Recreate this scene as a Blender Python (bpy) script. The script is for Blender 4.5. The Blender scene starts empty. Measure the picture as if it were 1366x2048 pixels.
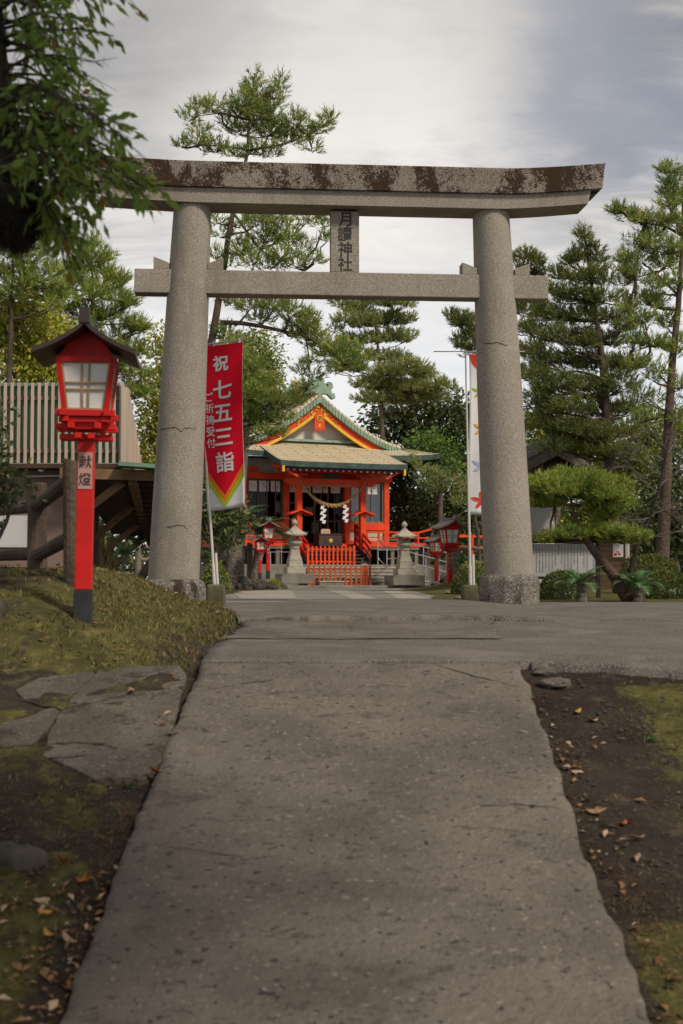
import bpy, bmesh, math, random
import numpy as np
from mathutils import Vector, Matrix
random.seed(7)
R = math.radians
scene = bpy.context.scene
COL = scene.collection

# ------------------------------------------------------------------ camera, sky, sun, exposure
EYE = 0.34                       # eye height above the level forecourt (z = 0); the path climbs towards it
F = 50.0 / 36.0 * 2048           # focal length in photo pixels
PITCH = math.atan(134.0 / F)
cam_d = bpy.data.cameras.new("camera")
cam = bpy.data.objects.new("camera", cam_d)
COL.objects.link(cam)
cam_d.sensor_fit = 'VERTICAL'
cam_d.sensor_height = 36.0
cam_d.sensor_width = 24.0
cam_d.lens = 50.0
cam.location = (0, 0, EYE)
cam.rotation_euler = (math.pi / 2 + PITCH, 0, 0)
cam_d.clip_start = 0.05
cam_d.clip_end = 3000
cam_d.dof.use_dof = True
cam_d.dof.focus_distance = 27.0
cam_d.dof.aperture_fstop = 3.2
scene.camera = cam

SUN_EL, SUN_AZ = R(44), R(132)   # azimuth measured from +Y towards +X
world = bpy.data.worlds.new("World")
scene.world = world
world.use_nodes = True
wt = world.node_tree
for n in list(wt.nodes):
    wt.nodes.remove(n)


class NT:
    """tiny helper round a node tree"""
    def __init__(self, tree):
        self.t = tree

    def n(self, typ, **kw):
        nd = self.t.nodes.new(typ)
        for k, v in kw.items():
            if k.startswith('_'):
                nd.inputs[int(k[1:])].default_value = v
            else:
                setattr(nd, k, v)
        return nd

    def l(self, a, b):
        self.t.links.new(a, b)

    def math(self, op, a, b=None, c=None, clamp=False):
        nd = self.t.nodes.new('ShaderNodeMath')
        nd.operation = op
        nd.use_clamp = clamp
        for i, v in enumerate((a, b, c)):
            if v is None:
                continue
            if hasattr(v, 'links'):
                self.l(v, nd.inputs[i])
            else:
                nd.inputs[i].default_value = v
        return nd.outputs[0]

    def mix(self, f, a, b, blend='MIX'):
        nd = self.t.nodes.new('ShaderNodeMix')
        nd.data_type = 'RGBA'
        nd.blend_type = blend
        for i, v in ((0, f), (6, a), (7, b)):
            if hasattr(v, 'links'):
                self.l(v, nd.inputs[i])
            else:
                nd.inputs[i].default_value = v if i == 0 or len(v) == 4 else (*v, 1)
        return nd.outputs[2]

    def noise(self, vec, scale, detail=3, rough=0.55, dist=0.0):
        nd = self.t.nodes.new('ShaderNodeTexNoise')
        nd.inputs['Scale'].default_value = scale
        nd.inputs['Detail'].default_value = detail
        nd.inputs['Roughness'].default_value = rough
        nd.inputs['Distortion'].default_value = dist
        if vec is not None:
            self.l(vec, nd.inputs['Vector'])
        return nd.outputs['Fac']

    def smooth(self, v, a, b, lo=0.0, hi=1.0):
        nd = self.t.nodes.new('ShaderNodeMapRange')
        nd.interpolation_type = 'SMOOTHSTEP'
        self.l(v, nd.inputs[0])
        nd.inputs[1].default_value = a
        nd.inputs[2].default_value = b
        nd.inputs[3].default_value = lo
        nd.inputs[4].default_value = hi
        return nd.outputs[0]

    def scaled(self, vec, s):
        nd = self.t.nodes.new('ShaderNodeMapping')
        nd.inputs['Scale'].default_value = s
        self.l(vec, nd.inputs['Vector'])
        return nd.outputs[0]


def build_world():
    w = NT(wt)
    out = w.n('ShaderNodeOutputWorld')
    bg = w.n('ShaderNodeBackground')
    bg.inputs['Strength'].default_value = 0.1
    sky = w.n('ShaderNodeTexSky', sky_type='NISHITA')
    sky.sun_disc = False
    sky.sun_elevation = SUN_EL
    sky.sun_rotation = SUN_AZ
    sky.air_density = 1.0
    sky.dust_density = 2.0
    tc = w.n('ShaderNodeTexCoord')
    g = tc.outputs['Generated']
    sep = w.n('ShaderNodeSeparateXYZ')
    w.l(g, sep.inputs[0])
    z = sep.outputs[2]
    # a flat cloud deck seen in perspective: direction divided by its height
    zz = w.math('ADD', w.math('MAXIMUM', z, 0.0), 0.28)
    comb = w.n('ShaderNodeCombineXYZ')
    w.l(w.math('DIVIDE', sep.outputs[0], zz), comb.inputs[0])
    w.l(w.math('DIVIDE', sep.outputs[1], zz), comb.inputs[1])
    deck = comb.outputs[0]
    n1 = w.noise(w.scaled(deck, (1.0, 1.5, 1)), 2.1, 6, 0.55, 0.5)
    n2 = w.noise(w.scaled(deck, (1.0, 1.9, 1)), 5.0, 8, 0.62, 0.6)
    n3 = w.noise(w.scaled(deck, (1.0, 1.3, 1)), 1.1, 2, 0.5, 0.0)

    def patch(dx, dy, dz, r0, r1):
        v = Vector((dx, dy, dz)).normalized()
        ds = w.n('ShaderNodeVectorMath', operation='DISTANCE')
        w.l(g, ds.inputs[0])
        ds.inputs[1].default_value = v
        d = w.math('ADD', ds.outputs['Value'], w.math('MULTIPLY', w.math('SUBTRACT', n1, 0.5), 0.30))
        d = w.math('ADD', d, w.math('MULTIPLY', w.math('SUBTRACT', n2, 0.5), 0.20))
        return w.smooth(d, r0, r1, 1.0, 0.0)
    # clouds: bright rolling cover, greyer overhead, thin openings of blue grey
    bright = w.mix(w.smooth(n2, 0.36, 0.62), (5.0, 4.95, 5.05), (8.0, 7.75, 7.4))
    grey = w.mix(w.smooth(w.math('ADD', w.math('MULTIPLY', n1, 0.55), w.math('MULTIPLY', n2, 0.45)), 0.38, 0.62), (2.5, 2.5, 2.65), (4.7, 4.55, 4.45))
    hi = w.math('ADD', z, w.math('MULTIPLY', w.math('SUBTRACT', n1, 0.5), 0.22))
    cloud = w.mix(w.smooth(hi, 0.19, 0.37), bright, grey)
    cloud = w.mix(w.math('MULTIPLY', patch(0.03, 1, 0.33, 0.03, 0.20), 0.75), cloud, (8.6, 8.25, 7.75))
    blue = w.mix(0.8, sky.outputs[0], (2.0, 2.2, 2.9))
    hole = w.math('MAXIMUM', w.math('MULTIPLY', patch(0.185, 1, 0.335, 0.0, 0.125), 0.72), w.math('MULTIPLY', patch(0.25, 1, 0.265, 0.0, 0.06), 0.5))
    hole = w.math('MAXIMUM', hole, w.math('MULTIPLY', w.smooth(n3, 0.58, 0.72), w.smooth(z, 0.42, 0.6)))
    col = w.mix(w.math('MULTIPLY', hole, 0.9), cloud, blue)
    low = w.mix(w.smooth(n1, 0.35, 0.65), (6.6, 6.9, 7.5), (8.2, 8.2, 8.2))
    col = w.mix(w.smooth(z, 0.13, 0.25, 1.0, 0.0), col, low)
    w.l(col, bg.inputs['Color'])
    w.l(bg.outputs[0], out.inputs[0])


build_world()

sun_d = bpy.data.lights.new("sun", 'SUN')
sun_d.energy = 2.9
sun_d.angle = R(11)
sun_d.color = (1.0, 0.90, 0.76)
sun = bpy.data.objects.new("sun", sun_d)
COL.objects.link(sun)
sdir = Vector((math.sin(SUN_AZ) * math.cos(SUN_EL), math.cos(SUN_AZ) * math.cos(SUN_EL), math.sin(SUN_EL)))
sun.rotation_euler = (-sdir).to_track_quat('-Z', 'Y').to_euler()
sun.location = (20, -30, 40)

scene.view_settings.view_transform = 'Standard'
scene.view_settings.look = 'None'
scene.view_settings.exposure = 0.14
scene.view_settings.gamma = 1.0
scene.render.engine = 'CYCLES'
scene.cycles.use_denoising = True
scene.cycles.max_bounces = 6
scene.cycles.transparent_max_bounces = 8
scene.cycles.caustics_reflective = False
scene.cycles.caustics_refractive = False


# ------------------------------------------------------------------ helpers
def at(px, py, d):
    """world point that lies under photo pixel (px, py) at distance d along +Y"""
    cx, cy = (px - 683) / F, (1024 - py) / F
    cp, sp = math.cos(PITCH), math.sin(PITCH)
    v = Vector((cx, cp - sp * cy, sp + cp * cy))
    v *= d / v.y
    return Vector((v.x, v.y, v.z + EYE))


class MB:
    """collects geometry; build() links it as one mesh object"""
    def __init__(self):
        self.v, self.f, self.uv = [], [], None

    def add(self, verts, faces):
        o = len(self.v)
        self.v.extend([tuple(p) for p in verts])
        self.f.extend([tuple(i + o for i in f) for f in faces])
        return self

    def box(self, c, s, rot=None, taper=None):
        hx, hy, hz = s[0] / 2, s[1] / 2, s[2] / 2
        t = taper or (1, 1)
        pts = [(-hx, -hy, -hz), (hx, -hy, -hz), (hx, hy, -hz), (-hx, hy, -hz),
               (-hx * t[0], -hy * t[1], hz), (hx * t[0], -hy * t[1], hz), (hx * t[0], hy * t[1], hz), (-hx * t[0], hy * t[1], hz)]
        if rot is not None:
            pts = [rot @ Vector(p) for p in pts]
        pts = [(p[0] + c[0], p[1] + c[1], p[2] + c[2]) for p in pts]
        return self.add(pts, [(3, 2, 1, 0), (4, 5, 6, 7), (0, 1, 5, 4), (1, 2, 6, 5), (2, 3, 7, 6), (3, 0, 4, 7)])

    def bar(self, a, b, w, h, up=(0, 0, 1)):
        """box-section bar from a to b, w across, h along up"""
        a, b = Vector(a), Vector(b)
        d = (b - a).normalized()
        u = Vector(up)
        s = d.cross(u)
        if s.length < 1e-4:
            s = d.cross(Vector((0, 1, 0)))
        s.normalize()
        u = s.cross(d).normalized()
        p = []
        for q in (a, b):
            for i, j in ((-1, -1), (1, -1), (1, 1), (-1, 1)):
                p.append(q + s * (i * w / 2) + u * (j * h / 2))
        return self.add(p, [(3, 2, 1, 0), (4, 5, 6, 7), (0, 1, 5, 4), (1, 2, 6, 5), (2, 3, 7, 6), (3, 0, 4, 7)])

    def tube(self, pts, rad, n=8, cap=True):
        pts = [Vector(p) for p in pts]
        if not hasattr(rad, '__len__'):
            rad = [rad] * len(pts)
        o = len(self.v)
        ref = Vector((0.13, 0.97, 0.21)).normalized()
        for i, p in enumerate(pts):
            d = (pts[min(i + 1, len(pts) - 1)] - pts[max(i - 1, 0)])
            d = d.normalized() if d.length > 1e-7 else Vector((0, 0, 1))
            s = d.cross(ref)
            if s.length < 1e-3:
                s = d.cross(Vector((1, 0, 0)))
            s.normalize()
            u = d.cross(s)
            for k in range(n):
                a = 2 * math.pi * k / n
                self.v.append(tuple(p + s * (math.cos(a) * rad[i]) + u * (math.sin(a) * rad[i])))
        for i in range(len(pts) - 1):
            for k in range(n):
                k2 = (k + 1) % n
                self.f.append((o + i * n + k2, o + i * n + k, o + (i + 1) * n + k, o + (i + 1) * n + k2))
        if cap:
            self.f.append(tuple(o + k for k in range(n)))
            self.f.append(tuple(o + (len(pts) - 1) * n + k for k in reversed(range(n))))
        return self

    def lathe(self, prof, n=24, c=(0, 0, 0), sq=None, phase=0.0):
        """prof: (r, z) pairs bottom to top; sq = polygonal side count"""
        m = sq or n
        o = len(self.v)
        for r, z in prof:
            for k in range(m):
                a = 2 * math.pi * (k + 0.5) / m + phase
                rr = r / math.cos(math.pi / m) if sq else r
                self.v.append((c[0] + math.cos(a) * rr, c[1] + math.sin(a) * rr, c[2] + z))
        for i in range(len(prof) - 1):
            for k in range(m):
                k2 = (k + 1) % m
                self.f.append((o + i * m + k, o + i * m + k2, o + (i + 1) * m + k2, o + (i + 1) * m + k))
        self.f.append(tuple(o + k for k in reversed(range(m))))
        self.f.append(tuple(o + (len(prof) - 1) * m + k for k in range(m)))
        return self

    def prism(self, poly, y0, y1):
        """poly of (x, z) extruded along y; counter-clockwise seen from -y"""
        n = len(poly)
        p = [(x, y0, z) for x, z in poly] + [(x, y1, z) for x, z in poly]
        f = [tuple(range(n)), tuple(reversed(range(n, 2 * n)))]
        for i in range(n):
            j = (i + 1) % n
            f.append((i, i + n, j + n, j))
        return self.add(p, f)

    def grid(self, rows, flip=False):
        o = len(self.v)
        n = len(rows[0])
        for r in rows:
            self.v.extend([tuple(p) for p in r])
        for i in range(len(rows) - 1):
            for j in range(n - 1):
                q = (o + i * n + j, o + i * n + j + 1, o + (i + 1) * n + j + 1, o + (i + 1) * n + j)
                self.f.append(q[::-1] if flip else q)
        return self

    def build(self, name, mat, parent=None, smooth=False, bevel=0.0, fix=False):
        me = bpy.data.meshes.new(name)
        me.from_pydata(self.v, [], self.f)
        if fix:
            bm = bmesh.new()
            bm.from_mesh(me)
            bmesh.ops.recalc_face_normals(bm, faces=bm.faces)
            bm.to_mesh(me)
            bm.free()
        if self.uv is not None:
            lay = me.uv_layers.new(name='UVMap')
            for lp in me.loops:
                lay.data[lp.index].uv = self.uv[lp.vertex_index]
        return link(name, me, mat, parent, smooth, bevel)


def link(name, me, mat, parent=None, smooth=False, bevel=0.0):
    me.materials.append(mat)
    if smooth:
        me.polygons.foreach_set('use_smooth', [True] * len(me.polygons))
        me.update()
    o = bpy.data.objects.new(name, me)
    COL.objects.link(o)
    if parent is not None:
        o.parent = parent
    if bevel > 0:
        b = o.modifiers.new('Bevel', 'BEVEL')
        b.width = bevel
        b.segments = 2
        b.limit_method = 'ANGLE'
        b.angle_limit = R(35)
    return o


def np_mesh(name, V, nper, mat, parent=None):
    """V: (N*nper, 3) array, every nper consecutive vertices make one face"""
    V = np.asarray(V, dtype=np.float32)
    nf = len(V) // nper
    me = bpy.data.meshes.new(name)
    me.vertices.add(len(V))
    me.vertices.foreach_set('co', V.ravel())
    me.loops.add(nf * nper)
    me.loops.foreach_set('vertex_index', np.arange(nf * nper, dtype=np.int32))
    me.polygons.add(nf)
    me.polygons.foreach_set('loop_start', np.arange(0, nf * nper, nper, dtype=np.int32))
    me.polygons.foreach_set('loop_total', np.full(nf, nper, dtype=np.int32))
    me.update(calc_edges=True)
    me.validate()
    return link(name, me, mat, parent)


def thing(name, label, cat, loc=(0, 0, 0), rotz=0.0, group=None):
    o = bpy.data.objects.new(name, None)
    o.empty_display_size = 0.2
    COL.objects.link(o)
    o.location = loc
    o.rotation_euler = (0, 0, rotz)
    return tag(o, label, cat, group)


def tag(o, label=None, cat=None, group=None, kind=None):
    if label:
        o['label'] = label
    if cat:
        o['category'] = cat
    if group:
        o['group'] = group
    if kind:
        o['kind'] = kind
    return o


def dup(root, loc, rotz, label, scale=1.0):
    def cp(o, parent):
        c = o.copy()
        COL.objects.link(c)
        if parent is not None:
            c.parent = parent
        for ch in [x for x in o.children]:
            cp(ch, c)
        return c
    r = cp(root, None)
    r.location = loc
    r.rotation_euler = (0, 0, rotz)
    r.scale = (scale, scale, scale) if not hasattr(scale, '__len__') else scale
    r['label'] = label
    return r


def rotz(a):
    return Matrix.Rotation(a, 3, 'Z')


def vnoise(x, y, seed=0):
    """smooth value noise, numpy arrays in, about 0..1 out"""
    x, y = np.asarray(x, float), np.asarray(y, float)
    xi, yi = np.floor(x), np.floor(y)
    fx, fy = x - xi, y - yi
    fx, fy = fx * fx * (3 - 2 * fx), fy * fy * (3 - 2 * fy)

    def h(i, j):
        t = np.sin(i * 127.1 + j * 311.7 + seed * 74.7) * 43758.5453
        return t - np.floor(t)
    return (h(xi, yi) * (1 - fx) + h(xi + 1, yi) * fx) * (1 - fy) + (h(xi, yi + 1) * (1 - fx) + h(xi + 1, yi + 1) * fx) * fy


def fbm(x, y, seed=0, o=4):
    s, a, t = 0, 0.5, 0
    for k in range(o):
        s = s + a * vnoise(np.asarray(x) * 2 ** k, np.asarray(y) * 2 ** k, seed + k)
        t += a
        a *= 0.5
    return s / t


def text_arrays(ch, bold=0.0, cut=0.0):
    """outline text as (verts, faces), centred on its own bounding box, size 1; cut = spacing of extra cuts for curved cloth"""
    cu = bpy.data.curves.new('lettering', 'FONT')
    cu.body = ch
    cu.size = 1.0
    cu.offset = bold
    cu.resolution_u = 3
    o = bpy.data.objects.new('lettering', cu)
    COL.objects.link(o)
    dg = bpy.context.evaluated_depsgraph_get()
    me = bpy.data.meshes.new_from_object(o.evaluated_get(dg))
    if cut:
        bm = bmesh.new()
        bm.from_mesh(me)
        for ax in (0, 1):
            for k in range(-10, 30):
                no = (1, 0, 0) if ax == 0 else (0, 1, 0)
                co = (k * cut, 0, 0) if ax == 0 else (0, k * cut, 0)
                bmesh.ops.bisect_plane(bm, geom=bm.verts[:] + bm.edges[:] + bm.faces[:], plane_co=co, plane_no=no, dist=1e-6)
        bm.to_mesh(me)
        bm.free()
    v = [tuple(p.co[:2]) for p in me.vertices]
    f = [tuple(p.vertices) for p in me.polygons]
    bpy.data.objects.remove(o)
    bpy.data.curves.remove(cu)
    bpy.data.meshes.remove(me)
    if not v:
        return [], []
    xs, ys = [p[0] for p in v], [p[1] for p in v]
    cx, cy = (min(xs) + max(xs)) / 2, (min(ys) + max(ys)) / 2
    return [(x - cx, y - cy) for x, y in v], f


# ------------------------------------------------------------------ materials
MATS = {}


def pm(name, c1, c2=None, scale=4.0, rough=0.7, detail=4, stretch=(1, 1, 1), bump=0.0, bscale=30.0, speck=None, spec=0.3,
       metal=0.0, coords='Object', lo=0.35, hi=0.65, bdist=0.02, third=None):
    """Principled material mixing two colours by noise, with optional fine specks, a third patchy colour, and bump"""
    if name in MATS:
        return MATS[name]
    m = bpy.data.materials.new(name)
    m.use_nodes = True
    t = NT(m.node_tree)
    p = m.node_tree.nodes['Principled BSDF']
    p.inputs['Roughness'].default_value = rough
    p.inputs['Metallic'].default_value = metal
    p.inputs['Specular IOR Level'].default_value = spec
    tc = t.n('ShaderNodeTexCoord')
    vec = t.scaled(tc.outputs[coords], stretch)
    if c2 is None:
        c2 = tuple(min(1, c * 0.82) for c in c1)
    col = t.mix(t.smooth(t.noise(vec, scale, detail, 0.6), lo, hi), c1, c2)
    if speck:
        scol, sscale, slo, shi = speck[:4]
        f = t.smooth(t.noise(tc.outputs[coords], sscale, 2, 0.6), slo, shi)
        col = t.mix(f, col, scol)
        if len(speck) > 4:
            f = t.smooth(t.noise(tc.outputs[coords], sscale * 1.37, 2, 0.6), slo, shi)
            col = t.mix(f, col, speck[4])
    if third:
        tcol, tscale, tlo, thi = third[:4]
        ts = third[4] if len(third) > 4 else (1, 1, 1)
        nz = t.noise(t.scaled(tc.outputs[coords], ts), tscale, 8, 0.68, 0.25)
        if len(third) > 5:
            nz = t.math('ADD', nz, t.math('MULTIPLY', t.math('SUBTRACT', t.noise(tc.outputs[coords], 38.0, 3, .7), .5), third[5]))
        f = t.smooth(nz, tlo, thi)
        col = t.mix(f, col, tcol)
    t.l(col, p.inputs['Base Color'])
    if bump > 0:
        b = t.n('ShaderNodeBump')
        b.inputs['Strength'].default_value = bump
        b.inputs['Distance'].default_value = bdist
        t.l(t.noise(tc.outputs[coords], bscale, 5, 0.65), b.inputs['Height'])
        t.l(b.outputs[0], p.inputs['Normal'])
    MATS[name] = m
    return m


def leafmat(name, c1, c2, c3=None, trans=0.3, nscale=1.2, rough=0.6, spec=0.25, f3=0.12):
    """foliage: colour differs leaf by leaf and branch by branch"""
    if name in MATS:
        return MATS[name]
    m = bpy.data.materials.new(name)
    m.use_nodes = True
    t = NT(m.node_tree)
    p = m.node_tree.nodes['Principled BSDF']
    out = m.node_tree.nodes['Material Output']
    p.inputs['Roughness'].default_value = rough
    p.inputs['Specular IOR Level'].default_value = spec
    tc = t.n('ShaderNodeTexCoord')
    geo = t.n('ShaderNodeNewGeometry')
    rnd = geo.outputs['Random Per Island']
    f = t.math('ADD', t.math('MULTIPLY', rnd, 0.5), t.math('MULTIPLY', t.smooth(t.noise(tc.outputs['Object'], nscale, 3), 0.3, 0.7), 0.6), clamp=True)
    col = t.mix(f, c1, c2)
    if c3:
        r2 = t.math('FRACT', t.math('MULTIPLY', rnd, 37.0))
        col = t.mix(t.math('LESS_THAN', r2, f3), col, c3)
    t.l(col, p.inputs['Base Color'])
    tr = t.n('ShaderNodeBsdfTranslucent')
    t.l(col, tr.inputs['Color'])
    mx = t.n('ShaderNodeMixShader')
    mx.inputs[0].default_value = trans
    t.l(p.outputs[0], mx.inputs[1])
    t.l(tr.outputs[0], mx.inputs[2])
    t.l(mx.outputs[0], out.inputs['Surface'])
    MATS[name] = m
    return m

M_concrete = pm('worn concrete', (.190, .163, .137), (.122, .104, .088), 1.3, .9, 8, bump=1.0, bscale=24, lo=.32, hi=.68, bdist=.03,
                speck=((.052, .048, .046), 19, .625, .69, (.255, .22, .186)), third=((.10, .085, .071), 7, .54, .66, (.7, 1.2, 1), .3), spec=.12)
M_slab = pm('old flagstone', (.140, .120, .100), (.088, .075, .062), 1.8, .92, 7, bump=1.0, bscale=20, bdist=.025, third=((.055, .045, .035), 3.5, .54, .66, (1, 1, 1), .3), speck=((.06, .053, .046), 30, .6, .68, (.19, .165, .14)), spec=.1)
M_asphalt = pm('worn asphalt', (.150, .133, .116), (.105, .094, .083), 1.6, .93, 7, bump=1.0, bscale=40, bdist=.012,
               speck=((.06, .055, .05), 60, .54, .64, (.26, .235, .205)), third=((.19, .165, .138), 1.1, .5, .64), spec=.12)
M_asphalt_pale = pm('gravelly asphalt', (.25, .228, .20), (.205, .186, .165), .8, .93, 5, speck=((.13, .125, .12), 40, .58, .68), spec=.15)
M_strip = pm('pale concrete strip', (.34, .305, .262), (.285, .252, .215), 1.2, .9, 4, spec=.15)
M_soil = pm('dark soil', (.052, .040, .031), (.034, .026, .020), 1.4, .97, 6, bump=1.0, bscale=12, bdist=.05, third=((.085, .065, .045), 2.4, .52, .66), spec=.1)
M_turf = pm('thin turf', (.105, .095, .030), (.060, .045, .028), 1.6, .97, 6, bump=.8, bscale=25, bdist=.03, third=((.12, .115, .03), 3.0, .5, .65), spec=.1)


def ground_material():
    """bare soil and thin mossy turf, mixed where the turf grows"""
    m = bpy.data.materials.new('soil and turf')
    m.use_nodes = True
    t = NT(m.node_tree)
    p = m.node_tree.nodes['Principled BSDF']
    p.inputs['Roughness'].default_value = .97
    p.inputs['Specular IOR Level'].default_value = .1
    v = t.n('ShaderNodeTexCoord').outputs['Object']
    soil = t.mix(t.smooth(t.noise(v, 1.6, 6, .65), .35, .65), (.060, .047, .037), (.036, .028, .022))
    soil = t.mix(t.smooth(t.noise(v, 5, 5, .7), .56, .68), soil, (.095, .072, .05))
    soil = t.mix(t.smooth(t.noise(v, 30, 3, .7), .6, .7), soil, (.13, .10, .07))
    turf = t.mix(t.smooth(t.noise(v, 3.2, 6, .7), .35, .65), (.125, .115, .036), (.062, .058, .024))
    turf = t.mix(t.smooth(t.noise(v, 14, 5, .7), .52, .66), turf, (.19, .15, .06))
    a = t.n('ShaderNodeAttribute', attribute_name='turf').outputs['Fac']
    f = t.math('ADD', a, t.math('MULTIPLY', t.math('SUBTRACT', t.noise(v, 2.6, 8, .75), .5), 2.4))
    t.l(t.mix(t.smooth(f, .38, .62), soil, turf), p.inputs['Base Color'])
    b = t.n('ShaderNodeBump')
    b.inputs['Strength'].default_value = 1.0
    b.inputs['Distance'].default_value = .04
    t.l(t.noise(v, 18, 6, .7), b.inputs['Height'])
    t.l(b.outputs[0], p.inputs['Normal'])
    return m


M_ground = ground_material()
M_granite = pm('granite', (.300, .266, .224), (.240, .210, .174), .9, .85, 5, bump=.35, bscale=45, bdist=.01,
               speck=((.185, .160, .130), 55, .53, .60, (.39, .35, .30)), third=((.19, .162, .13), 1.3, .5, .75, (1.6, 1.6, .4)), spec=.2)
M_lintel = pm('lichen streaked granite', (.245, .216, .184), (.165, .144, .122), .9, .88, 5, bump=.35, bscale=45, bdist=.01,
              speck=((.105, .09, .074), 50, .53, .60, (.33, .285, .24)), third=((.046, .026, .016), 2.3, .445, .53, (1.0, 1.0, .6), .45), spec=.15)
M_plinth = pm('rough plinth stone', (.22, .195, .17), (.13, .115, .10), 3, .92, 6, bump=1.0, bscale=30, bdist=.03,
              speck=((.07, .06, .052), 38, .55, .6, (.36, .33, .29)), third=((.05, .036, .027), 2.2, .56, .63, (1, 1, .35)), spec=.15)
M_ink = pm('black lettering', (.030, .027, .025), (.05, .045, .04), 30, .8)
M_red = pm('red lacquer', (.60, .012, .010), (.46, .010, .008), 3, .5, 6, spec=.3, bump=.15, bscale=30, third=((.22, .022, .015), 5, .57, .72, (1, 1, .35), .2))
M_verm = pm('vermilion paint', (.80, .070, .012), (.62, .052, .012), 1.5, .55, 6, spec=.3, bump=.1, bscale=12, third=((.50, .07, .03), 2.5, .56, .7, (1, 1, .4), .2))
M_verm_old = pm('faded orange paint', (.52, .095, .030), (.40, .075, .025), 3, .65, spec=.25)
M_roofbrown = pm('dark brown metal', (.050, .035, .030), (.036, .026, .022), 4, .45, spec=.4)
M_paper = pm('white shade paper', (.74, .73, .72), (.68, .67, .66), 2, .6, spec=.3)
M_lathbrown = pm('tan wood lath', (.36, .25, .13), (.28, .19, .10), 8, .6)
M_footblack = pm('black painted foot', (.022, .024, .028), (.035, .036, .04), 8, .6, third=((.30, .29, .28), 9, .66, .72))
M_label = pm('pale pink plate', (.50, .27, .24), (.44, .24, .21), 4, .55)
M_white = pm('white cloth', (.74, .73, .74), (.70, .69, .70), 2, .8, spec=.1)
M_pole = pm('white metal pole', (.62, .60, .56), (.52, .50, .46), 5, .4)
M_steel = pm('stainless steel', (.62, .62, .62), (.55, .55, .55), 4, .28, metal=.9)


# ------------------------------------------------------------------ lie of the land
_ty = np.array([-40, 0, 3, 4.5, 5.3, 7.0, 9.0, 9.9, 10.6, 12, 14, 16.5, 19.3, 24, 600.])
_tz = np.array([-1.76, -1.76, -1.66, -1.44, -1.29, -.915, -.43, -.222, -.195, -.165, -.09, -.035, 0, 0, 0.])
_dy = np.linspace(-40, 60, 4001)
_dz = np.interp(_dy, _ty, _tz)
_k = np.exp(-np.linspace(-2, 2, 33) ** 2)
_dz = np.convolve(np.pad(_dz, 16, mode='edge'), _k / _k.sum(), 'valid')


def zp(y):
    return np.interp(y, _dy, _dz)


def ss(v, a, b):
    t = np.clip((np.asarray(v, float) - a) / (b - a), 0, 1)
    return t * t * (3 - 2 * t)


def bank_edge(y):
    return np.interp(y, [0, 9.9, 11.5, 14, 16, 18, 20, 22], [-1.15, -1.0, -1.02, -1.0, -1.2, -1.5, -1.65, -1.7])


def ground_z(x, y):
    x, y = np.asarray(x, float), np.asarray(y, float)
    base = zp(y)
    top = np.interp(y, [0, 9.3, 9.8, 10.5, 11.2, 12, 13.5, 16, 18, 19.6, 22, 26, 600], [-1.6, -.30, -.08, .20, .31, .38, .44, .42, .28, .12, .05, .02, .02])
    e = bank_edge(y)
    near_left = base - .032 + .16 * ss(-x, 1.3, 3.2) * (1 - ss(y, 7.2, 7.8) * (1 - ss(-x, 2.3, 3.0)))
    f = ss(e - x, -.05, 1.5)
    far_left = (base - .012) * (1 - f) + top * f
    m = ss(y, 9.4, 10.4)
    left = near_left * (1 - m) + far_left * m
    right_near = base - .10 + .08 * ss(x, 1.9, 2.6) + .06 * ss(x, 2.6, 6)
    right_far = base - .06 + .06 * ss(y, 20.7, 22.5) * ss(x, 1.3, 2.0)
    mr = ss(y, 9.3, 9.8)
    right = right_near * (1 - mr) + right_far * mr
    z = np.where(x < -.5, left, np.where(x > 1.0, right, base - .12))
    b1, b2 = ss(x, -1.15, -.95), ss(x, .95, 1.2)
    z = np.where((x > -1.15) & (x < -.95), left * (1 - b1) + (base - .12) * b1, z)
    z = np.where(x >= -.95, (base - .12) * (1 - b2) + right * b2, z)
    lump = (fbm(x * 2.2, y * 2.2, 3) - .5) * .09 + (fbm(x * 7, y * 7, 9, 3) - .5) * .035
    keep = np.where((y > 9.6) & (x > e), 0.1, 1.0)
    # mound beside the right hand lanterns
    mound = .42 * np.exp(-(((x - 3.9) / .95) ** 2 + ((y - 43.5) / 6) ** 2))
    mound = mound + .15 * np.exp(-(((x - 7.5) / 3.5) ** 2 + ((y - 30) / 5) ** 2))
    return z + lump * keep + mound


def hit(px, py, surf=lambda x, y: zp(y), lo=3.0, hi=80.0):
    """where the ray under a photo pixel first meets a ground surface"""
    d = lo
    while d < hi:
        p = at(px, py, d)
        if p.z <= surf(p.x, p.y):
            break
        d += .05
    a, b = d - .05, d
    for _ in range(20):
        c = (a + b) / 2
        p = at(px, py, c)
        if p.z <= surf(p.x, p.y):
            b = c
        else:
            a = c
    return at(px, py, b)


def gz(x, y):
    return float(ground_z(x, y))


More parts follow.
